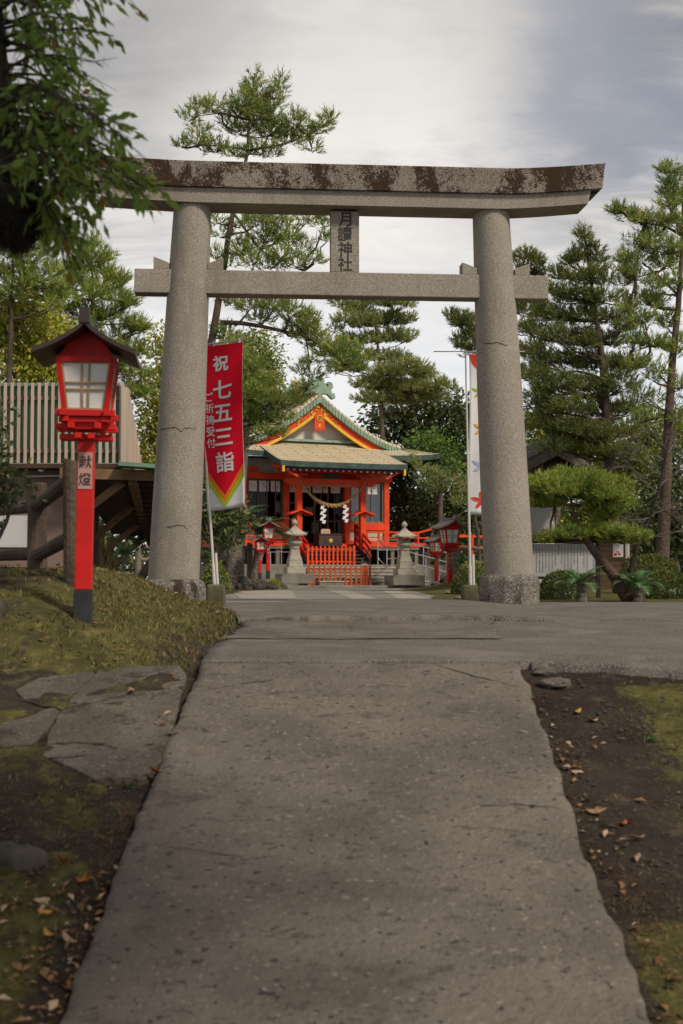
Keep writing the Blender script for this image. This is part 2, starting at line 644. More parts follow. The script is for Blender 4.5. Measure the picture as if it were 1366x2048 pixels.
def build_ground():
    xs = np.concatenate([[-400, -150, -60, -30, -18, -12, -9, -7], np.arange(-6, 6.01, .1), [7, 8, 9, 10.5, 12, 15, 20, 30, 60, 150, 400]])
    ys = np.concatenate([[-60, -20, -8, -3, 0, 1.5], np.arange(2.5, 22.01, .1), np.arange(22.5, 70, 1.0), [75, 90, 120, 200, 400, 900]])
    X, Y = np.meshgrid(xs, ys)
    Z = ground_z(X, Y)
    mb = MB()
    nx = len(xs)
    mb.v = [tuple(p) for p in np.stack([X.ravel(), Y.ravel(), Z.ravel()], 1)]
    for i in range(len(ys) - 1):
        for j in range(nx - 1):
            mb.f.append((i * nx + j, i * nx + j + 1, (i + 1) * nx + j + 1, (i + 1) * nx + j))
    e = bank_edge(Y)
    turf = np.where(Y < 9.6, np.where(X < 0, .70 * ss(-X, 1.02, 1.3), .80 * ss(X, 1.60, 2.1)),
                    np.where(X < e + .1, .78 * ss(e - X, 0, .5) * ss(-X, 1.0, 1.25) * (1 - .45 * ss(-X, 1.9, 2.8)), ss(Y, 20.4, 20.8) * ss(X, 1.3, 1.6)))
    turf = np.where((Y > 6.9) & (Y < 9.8) & (X < -1), turf * .6, turf)
    turf = np.where((Y < 6.4) & (X > 1.1), np.maximum(turf, 1.0 * ss(X, 1.15, 1.3) * (1 - ss(Y, 6.0, 6.6))), turf)
    o = mb.build('ground', M_ground, smooth=True)
    at_ = o.data.attributes.new('turf', 'FLOAT', 'POINT')
    at_.data.foreach_set('value', turf.ravel().astype(np.float32))
    tag(o, kind='structure')


build_ground()


def edge(y, seed, amp=.03):
    return (fbm(y * 5.0, 0 * y + seed, seed) - .5) * 2 * amp + (fbm(y * 1.1, 0 * y + seed, seed + 5) - .5) * 2 * amp


def build_paths():
    # the climbing concrete path
    mb = MB()
    ys = np.arange(1.0, 9.885, .04)
    rows = []
    for y in ys:
        xl = -.965 - .09 * (9.9 - y) / 4.6 + float(edge(y, 31, .022)) + .02 * float(vnoise(y * 14, 0, 3) - .5)
        xr = 1.235 - .09 * (9.9 - y) / 4.6 + float(edge(y, 47, .022)) + .02 * float(vnoise(y * 14, 0, 6) - .5)
        xx = np.linspace(xl, xr, 60)
        z = zp(y) + (fbm(xx * 1.3, y * 1.3 + 0 * xx, 4) - .5) * .014 + (fbm(xx * 9, y * 9 + 0 * xx, 8, 3) - .5) * .006
        ed = np.minimum(xx - xl, xr - xx)
        z = z - .012 * np.exp(-ed / .015)
        r = [(xl - .02, y, float(z[0]) - .13)] + [(a, y, b) for a, b in zip(xx, z)] + [(xr + .02, y, float(z[-1]) - .16)]
        rows.append(r)
    rows.append([(p[0], p[1] + .005, p[2] - .12) for p in rows[-1]])
    mb.grid(rows)
    tag(mb.build('path', M_concrete, smooth=True), kind='structure')
    # asphalt drive crossing in front of the gate
    mb = MB()
    rows = []
    for y in np.concatenate([[9.925], np.arange(9.93, 14.4, .08)]):
        xl = float(bank_edge(y)) + .02 + float(edge(y, 61, .05))
        xx = np.linspace(xl, 1.32, 24)
        z = zp(y) + .0 * xx - (.12 if y == 9.925 else 0)
        rows.append([(xl - .01, y, float(z[0]) - .12)] + [(a, y, b) for a, b in zip(xx, z)])
    mb.grid(rows)
    rows = []
    for x in np.concatenate([np.arange(1.32, 4.0, .06), np.arange(4.2, 34, .8)]):
        yn = 9.9 - .32 * float(ss(x, 1.3, 2.6)) + float(edge(x, 71, .07))
        yy = np.concatenate([[yn + .004], [yn], [yn + .03], np.linspace(yn + .1, 14.4, 16)])
        z = zp(yy) + .0
        z[0] -= .14
        z[1] -= .012
        rows.append([(x, a, b) for a, b in zip(yy, z)])
    mb.grid(rows, flip=True)
    tag(mb.build('asphalt_drive', M_asphalt, smooth=True), kind='structure')
    # a later, slightly higher layer of asphalt with a broken front edge
    mb = MB()
    rows = []
    for x in np.concatenate([[-1.25], np.arange(-1.2, 4, .05), np.arange(4.4, 34, .8)]):
        yn = 14.25 + float(edge(x, 83, .16)) + .3 * float(ss(-x, .3, 1.0))
        yy = np.concatenate([[yn + .006, yn], np.linspace(yn + .04, 20.7, 24)])
        lift = .05 * float(1 - ss(x, 1.5, 2.4)) * float(ss(x, -1.0, -.3)) + .006
        z = zp(yy) + lift
        z[0] -= lift + .03
        xx = np.maximum(x, np.array([float(bank_edge(a)) + .02 for a in yy])) if x < -.9 else np.full(len(yy), x)
        if x == -1.25:
            xx = np.array([float(bank_edge(a)) + .0 for a in yy])
        rows.append([(a, b, c) for a, b, c in zip(xx, yy, z)])
    mb.grid(rows, flip=True)
    tag(mb.build('asphalt_overlay', M_asphalt, smooth=True), kind='structure')
    # concrete patch between the layers
    mb = MB()
    rows = []
    for y in np.arange(11.95, 14.6, .08):
        t = (y - 11.95) / 2.6
        xl = -1.02 + .35 * t + float(edge(y, 91, .06))
        xr = 1.33 + .22 * t + float(edge(y, 93, .05))
        xx = np.linspace(xl, xr, 30)
        rows.append([(a, y + float(edge(a, 95, .05)) * (1 - t), float(zp(y)) + .004 + .006 * float(vnoise(a * 4, y * 4, 2))) for a in xx])
    mb.grid(rows)
    tag(mb.build('concrete_patch', M_concrete, smooth=True), kind='structure')
    # forecourt beyond the gate
    mb = MB()
    rows = []
    for y in np.arange(20.7, 56, 1.1):
        xl = np.interp(y, [20.7, 43, 47, 56], [-1.75, -3.6, -2.2, -4.0]) + float(edge(y, 15, .06))
        xr = np.interp(y, [20.7, 27, 36, 50, 52, 56], [1.35, 1.75, 2.5, 3.35, 7, 7]) + float(edge(y, 16, .1))
        rows.append([(a, y, .004) for a in np.linspace(xl, xr, 12)])
    mb.grid(rows)
    tag(mb.build('forecourt', M_asphalt_pale), kind='structure')
    for poly in ([(-1.7, 24), (-.75, 24), (-1.45, 41), (-3.2, 41)], [(.18, 24), (.62, 24), (.1, 44), (-.6, 48)], [(.95, 24), (1.5, 24), (1.6, 40), (1.2, 44)]):
        mb = MB()
        mb.add([(x, y, .009) for x, y in poly], [(0, 1, 2, 3)])
        tag(mb.build('paving_strip', M_strip), kind='structure')
    # old flagstones left of the path
    slabs = [[(140, 1400), (199, 1337), (290, 1332), (356, 1324), (373, 1350), (362, 1385), (356, 1417), (343, 1470), (335, 1515), (280, 1553), (190, 1559), (140, 1532), (85, 1510), (102, 1455)],
             [(30, 1379), (76, 1354), (182, 1343), (190, 1346), (140, 1392), (47, 1396)],
             [(-60, 1470), (0, 1446), (51, 1434), (131, 1405), (97, 1455), (55, 1494), (0, 1490), (-60, 1500)]]
    for poly in slabs:
        P2 = []
        for (ax, ay), (bx, by) in zip(poly, poly[1:] + poly[:1]):
            k = max(2, int(math.hypot(bx - ax, by - ay) / 12))
            P2 += [(ax + (bx - ax) * i / k + (random.gauss(0, 1.6) if i else 0), ay + (by - ay) * i / k + (random.gauss(0, 1.0) if i else 0)) for i in range(k)]
        pts = [hit(px, py, lambda x, y: zp(y) - .016) for px, py in P2]
        bm = bmesh.new()
        vs = [bm.verts.new(p) for p in pts]
        fc = bm.faces.new(vs)
        ex = bmesh.ops.extrude_face_region(bm, geom=[fc])
        for e in ex['geom']:
            if isinstance(e, bmesh.types.BMVert):
                e.co.z -= .12
        bmesh.ops.recalc_face_normals(bm, faces=bm.faces)
        bmesh.ops.triangulate(bm, faces=[f for f in bm.faces if len(f.verts) > 4])
        me = bpy.data.meshes.new('flagstone')
        bm.to_mesh(me)
        bm.free()
        tag(link('flagstone', me, M_slab, bevel=.012), kind='structure')


build_paths()

# cracks: narrow dark openings in the concrete, real grooves laid as thin soil-filled strips


def build_cracks():
    def crack(pts, w, surf_lift):
        mb = MB()
        P = []
        for (x0, y0), (x1, y1) in zip(pts, pts[1:]):
            n = max(2, int(math.hypot(x1 - x0, y1 - y0) / .05))
            for i in range(n):
                t = i / n
                P.append((x0 + (x1 - x0) * t, y0 + (y1 - y0) * t))
        rows = []
        for i, (x, y) in enumerate(P):
            x += (random.random() - .5) * .018
            y += (random.random() - .5) * .03
            ww = w * (.3 + random.random()) * math.sin(math.pi * min(1, (i + 1) / len(P)) * .96)
            z = float(zp(y)) + surf_lift + float((fbm(x * 1.3, y * 1.3, 4) - .5) * .014) * (1 if y < 9.9 else 0)
            rows.append([(x - .2 * ww, y - ww, z), (x + .2 * ww, y + ww, z)])
        mb.grid(rows)
        tag(mb.build('crack', M_soil), kind='structure')
    crack([(-.95, 9.2), (-.45, 9.45), (-.25, 9.86)], .008, .004)
    crack([(.62, 9.85), (.9, 9.5), (1.2, 9.25)], .010, .004)
    crack([(-2.2, 9.2), (-1.75, 8.9), (-1.4, 9.15), (-1.0, 9.25)], .016, -.010)
    crack([(-2.0, 8.25), (-1.5, 8.32), (-1.1, 8.15)], .012, -.010)
    crack([(-1.9, 8.0), (-1.45, 8.1), (-1.1, 8.45)], .008, -.010)
    crack([(-.9, 8.95), (-.5, 9.15), (.1, 9.3)], .005, .004)
    crack([(.6, 7.35), (.9, 7.4), (1.2, 7.3)], .006, .004)
    crack([(-.9, 6.9), (-.4, 6.75), (-.15, 6.8)], .004, .004)
    crack([(-.1, 12.1), (.1, 12.9), (.05, 14.0)], .014, .016)
    crack([(-.35, 13.4), (-.3, 14.1)], .012, .016)
    crack([(.9, 12.2), (1.3, 12.9), (1.45, 13.4)], .012, .016)


build_cracks()


# ------------------------------------------------------------------ stone gate
def vertical_letters(mb, text, w, h0, h1, y, size, bold=.012, xs=None):
    """letters down a column in the local x-z plane at depth y, facing -y"""
    n = len(text)
    for i, ch in enumerate(text):
        v, f = text_arrays(ch, bold)
        zc = h1 + (h0 - h1) * (i + .5) / n
        x0 = 0 if xs is None else xs
        mb.add([(x0 + p[0] * size * w, y, zc + p[1] * size) for p in v], f)


def build_torii():
    c = at(683, 1208, 19.35)
    t = thing('stone_torii_gate', 'tall grey granite torii gate with rust brown lichen on its top beam, spanning the approach', 'torii gate', (c.x + .02, 19.35, 0), R(4.8))
    hb, ht = 2.29, 2.06           # half spacing of the pillars at foot and head
    for s in (-1, 1):
        mb = MB()
        rows = []
        n = 40
        for i in range(19):
            k = i / 18
            z = .30 + (5.40 - .30) * k
            r = .345 + (.253 - .345) * k + .012 * math.sin(k * math.pi)
            cx = s * (hb + (ht - hb) * k)
            rows.append([(cx + r * math.cos(2 * math.pi * a / n), r * math.sin(2 * math.pi * a / n), z) for a in range(n + 1)])
        mb.grid(rows)
        pil = mb.build('pillar', M_granite, t, smooth=True)
        cks = [(2.34, -2.6, -.9, .05), (1.02, -1.9, -1.1, .02)] if s < 0 else [(3.55, -2.4, -1.3, .02)]
        for zc, a0, a1, amp in cks:
            k = (zc - .30) / 5.1
            r = .345 + (.253 - .345) * k + .012 * math.sin(k * math.pi) + .0015
            cx = s * (hb + (ht - hb) * k)
            rr = [[], []]
            rg = random.Random(int(zc * 100))
            zz = zc
            for i in range(26):
                a = a0 + (a1 - a0) * i / 25
                zz += rg.gauss(0, amp * .28)
                wv = .0045 + .005 * rg.random()
                for q in (0, 1):
                    rr[q].append((cx - s * .0 + r * math.cos(a), r * math.sin(a), zz + (wv if q else -wv)))
            MB().grid(rr).build('crack', M_ink, pil)
        mb = MB()
        mb.lathe([(.395, -.15), (.42, 0), (.425, .30), (.41, .37), (.36, .405)], sq=None, n=10, c=(s * hb, 0, 0), phase=.3)
        if s < 0:
            mb = MB().lathe([(.42, -.15), (.44, 0), (.44, .22), (.41, .30), (.36, .335)], n=28, c=(s * hb, 0, 0))
        mb.build('plinth', M_plinth, t, bevel=.02, smooth=(s < 0))

    def beam(half_b, half_t, z0, z1, d0, d1, rise, slant=.0):
        rows = []
        N = 48
        for i in range(N + 1):
            u = -1 + 2 * i / N
            up = rise * (1.0 if u > 0 else .5) * max(0, (abs(u) - .62) / .38) ** 1.4
            xb, xt = u * half_b + .05, u * half_t + .05
            rows.append([(xb, -d0 / 2, z0 + up), (xt, -d1 / 2, z1 + up), (xt, d1 / 2, z1 + up), (xb, d0 / 2, z0 + up), (xb, -d0 / 2, z0 + up)])
        mb = MB()
        mb.grid(rows)
        mb.f.append((0, 1, 2, 3))
        o = N * 5
        mb.f.append((o + 3, o + 2, o + 1, o))
        return mb
    b = beam(3.50, 3.54, 5.60, 5.945, .70, .74, .105)
    b.build('top_beam', M_lintel, t, bevel=.015, fix=True)
    b = beam(3.31, 3.36, 5.40, 5.60, .58, .60, .10)
    b.build('under_beam', M_granite, t, bevel=.012, fix=True)
    MB().box((0, 0, 4.355), (5.66, .30, .325)).build('tie_beam', M_granite, t, bevel=.012)
    for s in (-1, 1):
        xc = s * (hb + (ht - hb) * .80)
        for q in (-1, 1):
            mb = MB()
            x0, x1 = xc + q * .26, xc + q * .47
            a, bb = min(x0, x1), max(x0, x1)
            zl, zr = (.17, .09) if q < 0 else (.09, .17)
            mb.prism([(a, 4.52), (bb, 4.52), (bb, 4.52 + zr), (a, 4.52 + zl)], -.13, .13)
            mb.build('wedge', M_granite, t, bevel=.008)
    tab = MB().box((.02, 0, 4.95), (.39, .20, .84)).build('name_tablet', M_granite, t, bevel=.008)
    mb = MB()
    vertical_letters(mb, '月讀神社', .95, 4.54, 5.36, -.103, .215, .016, xs=.02)
    mb.build('carved_letters', M_ink, tab)


build_torii()


# ------------------------------------------------------------------ red lantern posts
def lantern_proto(name, label, group, post_h, roofmat, text=True, footh=.2):
    t = thing(name, label, 'lantern', (0, 0, 0), 0, group)
    w = .126
    MB().box((0, 0, footh / 2 - .1), (w + .012, w + .012, footh + .2)).build('foot', M_footblack, t, bevel=.004)
    post = MB().box((0, 0, (post_h + footh) / 2), (w, w, post_h - footh)).build('post', M_red, t, bevel=.006)
    if text:
        pl = MB().box((0, -w / 2 - .003, post_h * .80), (.108, .006, .285)).build('name_plate', M_label, post)
        mb = MB()
        vertical_letters(mb, '献燈', .95, post_h * .80 - .135, post_h * .80 + .135, -w / 2 - .0085, .105, .012)
        mb.build('lettering', M_ink, pl)
    # bracket stack
    z = post_h
    br = MB()
    for a in (0, 1):
        ro = rotz(math.pi / 2 * a)
        for k, (L, zz) in enumerate(((.40, -.02), (.46, .055))):
            for s in (-1, 1):
                p0, p1 = ro @ Vector((-L / 2, s * .1 * k + (0 if k else s * .05), z + zz)), ro @ Vector((L / 2, s * .1 * k + (0 if k else s * .05), z + zz))
                br.bar(p0, p1, .05, .045)
    for sgn in (-1, 1):
        for a in (0, 1):
            ro = rotz(math.pi / 2 * a)
            br.bar(ro @ Vector((-.20, sgn * .145, z + .105)), ro @ Vector((.20, sgn * .145, z + .105)), .045, .04)
            br.bar(ro @ Vector((-.225, sgn * .165, z + .155)), ro @ Vector((.225, sgn * .165, z + .155)), .05, .05)
    br.box((0, 0, z + .10), (.27, .27, .13))
    br.build('bracket', M_red, t, bevel=.004)
    z0, z1 = z + .18, z + .555
    b0, b1 = .175, .222
    # corner posts, head and sill
    fr = MB()
    for sx in (-1, 1):
        for sy in (-1, 1):
            fr.bar((sx * (b0 - .016), sy * (b0 - .016), z0), (sx * (b1 - .016), sy * (b1 - .016), z1), .038, .038, up=(0, 1, 0))
    for s in (-1, 1):
        fr.bar((-b1, s * (b1 - .012), z1 + .008), (b1, s * (b1 - .012), z1 + .008), .03, .045)
        fr.bar((s * (b1 - .012), -b1 + .03, z1 + .008), (s * (b1 - .012), b1 - .03, z1 + .008), .03, .045)
    fr.build('housing', M_red, t, bevel=.003)
    for a in range(4):
        ro = rotz(math.pi / 2 * a)
        za, zb = z0 + .004, z1 - .012
        k = lambda zz: b0 + (b1 - b0) * (zz - z0) / (z1 - z0)
        ins, m = .022, .036

        def P(u, zz, off=0.0):
            kk = k(zz)
            return ro @ Vector((u * (kk - m), -(kk - ins) - off, zz))
        pn = MB()
        pn.add([P(-1, za), P(1, za), P(1, zb), P(-1, zb)], [(0, 1, 2, 3)])
        pane = pn.build('pane', M_paper, t)
        la = MB()
        nrm = ro @ Vector((0, -1, 0))
        for u in (-.97, -.155, .155, .97):
            la.bar(P(u, za, .006), P(u, zb, .006), .013, .012, up=nrm)
        for f in (.012, .42, .56, .988):
            zz = za + (zb - za) * f
            la.bar(P(-.98, zz, .007), P(.98, zz, .007), .013, .012, up=nrm)
        la.build('lattice', M_lathbrown, pane)
    # gable infill
    for s in (-1, 1):
        y = s * .165
        MB().prism([(-.215, z1 + .03), (.215, z1 + .03), (.12, z1 + .155), (0, z1 + .225), (-.12, z1 + .155)], y - .012, y + .012).build('gable_board', M_red, t)
    # swept roof
    rf = MB()
    D = .40
    prof = []
    for i in range(-12, 13):
        u = i / 12
        prof.append((u * .385, z1 + .268 - .226 * abs(u) ** .80 - .012 * math.sin(abs(u) * math.pi)))
    rows = []
    for y in (-D, -D + .03, 0, D - .03, D):
        fl = .018 * (abs(y) / D) ** 2
        rows.append([(x * (1 + .0 * fl), y, zz + fl) for x, zz in prof])
    rows_dn = [[(x, y, zz - .036) for x, y, zz in r] for r in rows]
    rf.grid(rows)
    rf.grid(rows_dn, flip=True)
    for r, d in ((rows[0], rows_dn[0]), (rows_dn[-1], rows[-1])):
        rf.grid([d, r])
    rf.grid([[r[0] for r in rows], [r[0] for r in rows_dn]])
    rf.grid([[r[-1] for r in rows_dn], [r[-1] for r in rows]])
    roof = rf.build('roof', roofmat, t, fix=True)
    rc = MB()
    rc.box((0, 0, z1 + .275), (.085, 2 * D + .02, .045))
    for s in (-1, 1):
        rc.box((0, s * (D - .03), z1 + .322), (.082, .075, .10), taper=(.94, 1))
    rc.build('ridge_cap', roofmat, roof, bevel=.004)
    return t


M_copperold = pm('weathered copper tile', (.27, .225, .205), (.20, .165, .15), 5, .6)
LG = 'red lantern posts along the approach'
near = lantern_proto('red_lantern_post', 'large nearest red lantern post with dark brown roof, on the left grass bank', LG, 1.395, M_roofbrown)
p = at(166, 1231, 10.5)
near.location = (p.x, p.y, p.z)
near.scale = (.96, .96, .955)
near.rotation_euler = (0, R(.7), R(5))
far = lantern_proto('red_lantern_post', 'short red lantern post, lower of the pair right of the right stone lantern', LG, 1.12, M_copperold, True, .1)
for k, (px, pyb, d, hpx, rz, lab) in enumerate((
        (873, 1168, 52.5, 101, 26, None),
        (899, 1184, 41.5, 152, 22, 'tall red lantern post rising behind the mound beside the white maple banner'),
        (520, 1150, 43.2, 80, 12, 'shortest red lantern post, beside a cycad left of the left stone lantern'),
        (536, 1147, 43.6, 110, 12, 'red lantern post just behind the shortest one, half covered by cycad fronds'))):
    p = at(px, pyb, d)
    sc = hpx / F * d / 2.03
    if lab is None:
        far.location = p
        far.rotation_euler = (0, 0, R(rz))
        far.scale = (1.0 * sc,) * 3
    else:
        dup(far, p, R(rz), lab, sc if k != 2 else (sc * 1.12, sc * 1.12, sc))


# ------------------------------------------------------------------ banners on poles
M_bred = pm('red banner cloth', (.78, .008, .030), (.68, .007, .025), 2.5, .75, spec=.1)
M_bgreen = pm('lime banner trim', (.36, .55, .02), None, 3, .75)
M_borange = pm('orange banner trim', (.80, .22, .015), None, 3, .75)
M_moldstone = pm('mossy block', (.14, .125, .07), (.085, .075, .045), 3, .95, 5, bump=.7, bscale=20)


def banner(name, label, cat, base_px, top_px, d, block_px, cloth_fn, mats, arm):
    """base_px/top_px: photo pixels of pole foot and head"""
    a, b = at(*base_px, d), at(*top_px, d + .02)
    t = thing(name, label, cat, a)
    up = (b - a)
    ps = [up * f for f in (0, .08, .081, .5, .501, 1)]
    MB().tube(ps, [.026, .026, .020, .018, .015, .013], 10).build('pole', M_pole, t, smooth=False)
    MB().tube([up * -.01 + Vector((.045, 0, -.02)), up * .13 + Vector((.045, 0, 0))], .022, 8).build('anchor_pipe', M_pole, t)
    MB().tube([Vector(arm[0]) - a, Vector(arm[1]) - a], .008, 6).build('cross_arm', M_pole, t)
    # cloth
    def C(u, v, off=0.0):
        p, n = cloth_fn(u, v)
        return Vector(p) + Vector(n) * off - a
    rows = [[C(i / 16, j / 40) for i in range(17)] for j in range(41)]
    cl = MB().grid(rows).build('cloth', mats[0], t, smooth=True)
    so = cl.modifiers.new('Solidify', 'SOLIDIFY')
    so.thickness = .003
    so.offset = 0
    return t, cl, C


def decal(C, cl, name, mat, polys, off):
    """polys: list of (verts, faces) in cloth u,v"""
    mb = MB()
    for v, f in polys:
        mb.add([C(x, y, off) for x, y in v], f)
    return mb.build(name, mat, cl)


def subdiv_poly(poly, n=8):
    """strip of quads between two polylines (lists of same length)"""
    A, B = poly
    v = []
    f = []
    m = len(A)
    for k in range(n + 1):
        t = k / n
        v += [(A[i][0] * (1 - t) + B[i][0] * t, A[i][1] * (1 - t) + B[i][1] * t) for i in range(m)]
    for k in range(n):
        for i in range(m - 1):
            f.append((k * m + i, k * m + i + 1, (k + 1) * m + i + 1, (k + 1) * m + i))
    return v, f


def left_banner():
    d = 20.6
    # cloth corners in the photo: top (413,690)-(486,680), bottom (414,1012)-(487,1022)
    def fn(u, v):
        tl, tr, bl, br = at(398, 690, d), at(486, 682, d - .35), at(413, 1022, d + .02), at(487, 1010, d - .35)
        p = (tl * (1 - u) + tr * u) * (1 - v) + (bl * (1 - u) + br * u) * v
        w = .035 * math.sin(u * 5.5 + v * 3) * (.3 + v) + .02 * math.sin(v * 7 + 1)
        return p + Vector((-.012 * math.sin(v * 5), w, -.02 * math.sin(math.pi * u))), Vector((-.25, -.97, 0))
    t, cl, C = banner('banner', 'red and white shrine banner with white vertical lettering, beside the left pillar', 'banner', (429, 1169), (398, 686), d, None, fn,
                      [M_white], (at(392, 692, d), at(492, 677, d - .37)))
    vt = .795
    k = 9
    us = [i / (k * 2) for i in range(k * 2 + 1)]
    V = lambda base, tip: [(u, base + (tip - base) * (1 - abs(2 * u - 1))) for u in us]
    top = [(u, .002) for u in us]
    decal(C, cl, 'red_field', M_bred, [subdiv_poly((top, V(vt - .055, .915)), 36)], .009)
    decal(C, cl, 'lime_chevron', M_bgreen, [subdiv_poly((V(vt - .015, .957), V(vt + .03, 1.0 - .012)), 3)], .012)
    decal(C, cl, 'orange_chevron', M_borange, [subdiv_poly((V(vt - .055, .915), V(vt - .015, .957)), 3)], .012)
    polys = []
    H, W = 2.42, .64

    def put(ch, u, v, hgt, bold):
        vv, ff = text_arrays(ch, bold, .12)
        polys.append(([(u + x * hgt / W * 1.0, v - y * hgt / H) for x, y in vv], ff))
    put('祝', .50, .115, .235, .025)
    for ch, v in zip('七五三詣', (.275, .42, .565, .715)):
        put(ch, .535, v, .305, .020)
    for ch, v in zip('ご祈祷受付', (.315, .385, .455, .525, .595)):
        put(ch, .215, v, .15, .010)
    decal(C, cl, 'lettering', M_white, polys, .017)
    for u in (.35, .93):
        MB().box(C(u, -.008), (.045, .03, .07)).build('clip', M_white, t)


def leaf_poly(n=5, size=1.0):
    """maple leaf outline as a star of pointed lobes"""
    pts = []
    lob = [(-128, .62), (-78, .86), (-28, 1.0), (28, 1.0), (78, .86), (128, .62)] if n == 6 else [(-120, .62), (-62, .9), (0, 1.05), (62, .9), (120, .62)]
    prev = None
    out = [(.05, -.35), (-.05, -.35)][::-1]
    pts.append((-.04, -.12))
    for i, (a, r) in enumerate(lob):
        t = R(90 - a)
        for da, rr in ((-17, .55), (-11, .72), (0, 1.0), (11, .72), (17, .55)):
            tt = R(90 - a - da)
            pts.append((math.cos(tt) * r * rr, math.sin(tt) * r * rr))
        if i < len(lob) - 1:
            am = (a + lob[i + 1][0]) / 2
            pts.append((math.cos(R(90 - am)) * .30, math.sin(R(90 - am)) * .30))
    pts.append((.04, -.12))
    c = (0, 0)
    v = [c] + pts
    f = [(0, i + 1, i + 2) if i + 2 < len(v) else (0, i + 1, 1) for i in range(len(pts))]
    f = [(a, c2, b) for a, b, c2 in f]
    return [(x * size, y * size) for x, y in v], f


def right_banner():
    d = 20.8
    def fn(u, v):
        tl, tr, bl, br = at(938, 708, d), at(1012, 706, d + .1), at(939, 1028, d), at(1012, 1034, d + .1)
        p = (tl * (1 - u) + tr * u) * (1 - v) + (bl * (1 - u) + br * u) * v
        w = .03 * math.sin(u * 6 + v * 2.5) * (.3 + v) + .015 * math.sin(v * 8)
        return p + Vector((.012 * math.sin(v * 6), w, 0)), Vector((0, -1, 0))
    t, cl, C = banner('banner', 'white banner with printed coloured maple leaves, partly hidden behind the right pillar', 'banner', (941, 1170), (931, 700), d, None, fn,
                      [M_white], (at(867, 703, d), at(1050, 703, d + .1)))
    H, W = 2.37, .535

    def leaf(u, v, r, rot, mat, name):
        vv, ff = leaf_poly(5, r)
        ca, sa = math.cos(R(rot)), math.sin(R(rot))
        decal(C, cl, name, mat, [([(u + (x * ca - y * sa) / W, v - (x * sa + y * ca) / H) for x, y in vv], ff)], .008)
    k = 14
    arc = [(i / k * .62, .003) for i in range(k + 1)]
    arc2 = [(i / k * .62, .003 + .115 * (1 - ((i / k - .45) / .62) ** 2 if abs(i / k - .45) < .62 else 0) + .0) for i in range(k + 1)]
    arc2 = [(i / k * .95, .003 + .145 * max(0, 1 - (1 - i / k) ** 2) ** .5) for i in range(k + 1)]
    arc = [(p[0], .003) for p in arc2]
    decal(C, cl, 'red_sun_print', pm('scarlet print', (.80, .06, .02), None, 3, .75), [subdiv_poly((arc, arc2), 10)], .007)
    leaf(.30, .265 - .03, .14, 70, pm('yellow green print', (.42, .60, .06), None, 3, .75), 'green_leaf_print')
    leaf(.36, .47, .15, 60, pm('amber print', (.85, .38, .02), None, 3, .75), 'yellow_leaf_print')
    leaf(.36, .70 + .0, .16, 60, pm('lavender print', (.46, .48, .78), None, 3, .75), 'blue_leaf_print')
    leaf(.36, .915, .165, 75, pm('scarlet print', (.80, .06, .02), None, 3, .75), 'red_leaf_print')
    for f in (.0, .30, .62, .98):
        p0 = C(0, f)
        MB().bar(p0 + Vector((-.06, 0, 0)), p0 + Vector((.02, 0, 0)), .02, .025).build('strap', M_white, t)


left_banner()
right_banner()
for (px, py0, py1, w, d, lab) in ((431, 1169, 1199, 38, 20.3, 'small mossy stone block holding the foot of the red banner pole'),
                                  (940, 1170, 1209, 34, 20.5, 'mossy stone block holding the foot of the white banner pole')):
    p0 = at(px, py1, d)
    h = (py1 - py0) / F * d
    o = MB().box((0, 0, h / 2 - .05), (w / F * d, .30, h + .1), taper=(.88, .9)).build('stone_block', M_moldstone, bevel=.025)
    o.location = (p0.x, p0.y + .1, p0.z)
    tag(o, lab, 'stone block', 'stone blocks under the banner poles')

# ------------------------------------------------------------------ shrine hall
def roofmat():
    m = bpy.data.materials.new('tan copper shingles')
    m.use_nodes = True
    t = NT(m.node_tree)
    p = m.node_tree.nodes['Principled BSDF']
    p.inputs['Roughness'].default_value = .6
    p.inputs['Specular IOR Level'].default_value = .3
    uv = t.n('ShaderNodeTexCoord').outputs['UV']
    b = t.n('ShaderNodeTexBrick')
    t.l(uv, b.inputs['Vector'])
    b.offset = .5
    b.inputs['Scale'].default_value = 1.0
    b.inputs['Brick Width'].default_value = 1.4
    b.inputs['Row Height'].default_value = .20
    b.inputs['Mortar Size'].default_value = .026
    b.inputs['Mortar Smooth'].default_value = .4
    b.inputs['Color1'].default_value = (.60, .495, .335, 1)
    b.inputs['Color2'].default_value = (.50, .405, .265, 1)
    b.inputs['Mortar'].default_value = (.13, .09, .042, 1)
    n = t.noise(uv, .9, 4)
    col = t.mix(t.smooth(n, .4, .68), b.outputs['Color'], t.mix(.55, b.outputs['Color'], (.46, .42, .29)))
    t.l(col, p.inputs['Base Color'])
    bp = t.n('ShaderNodeBump')
    bp.inputs['Strength'].default_value = .8
    bp.inputs['Distance'].default_value = .02
    t.l(t.math('SUBTRACT', 1.0, b.outputs['Fac']), bp.inputs['Height'])
    t.l(bp.outputs[0], p.inputs['Normal'])
    return m


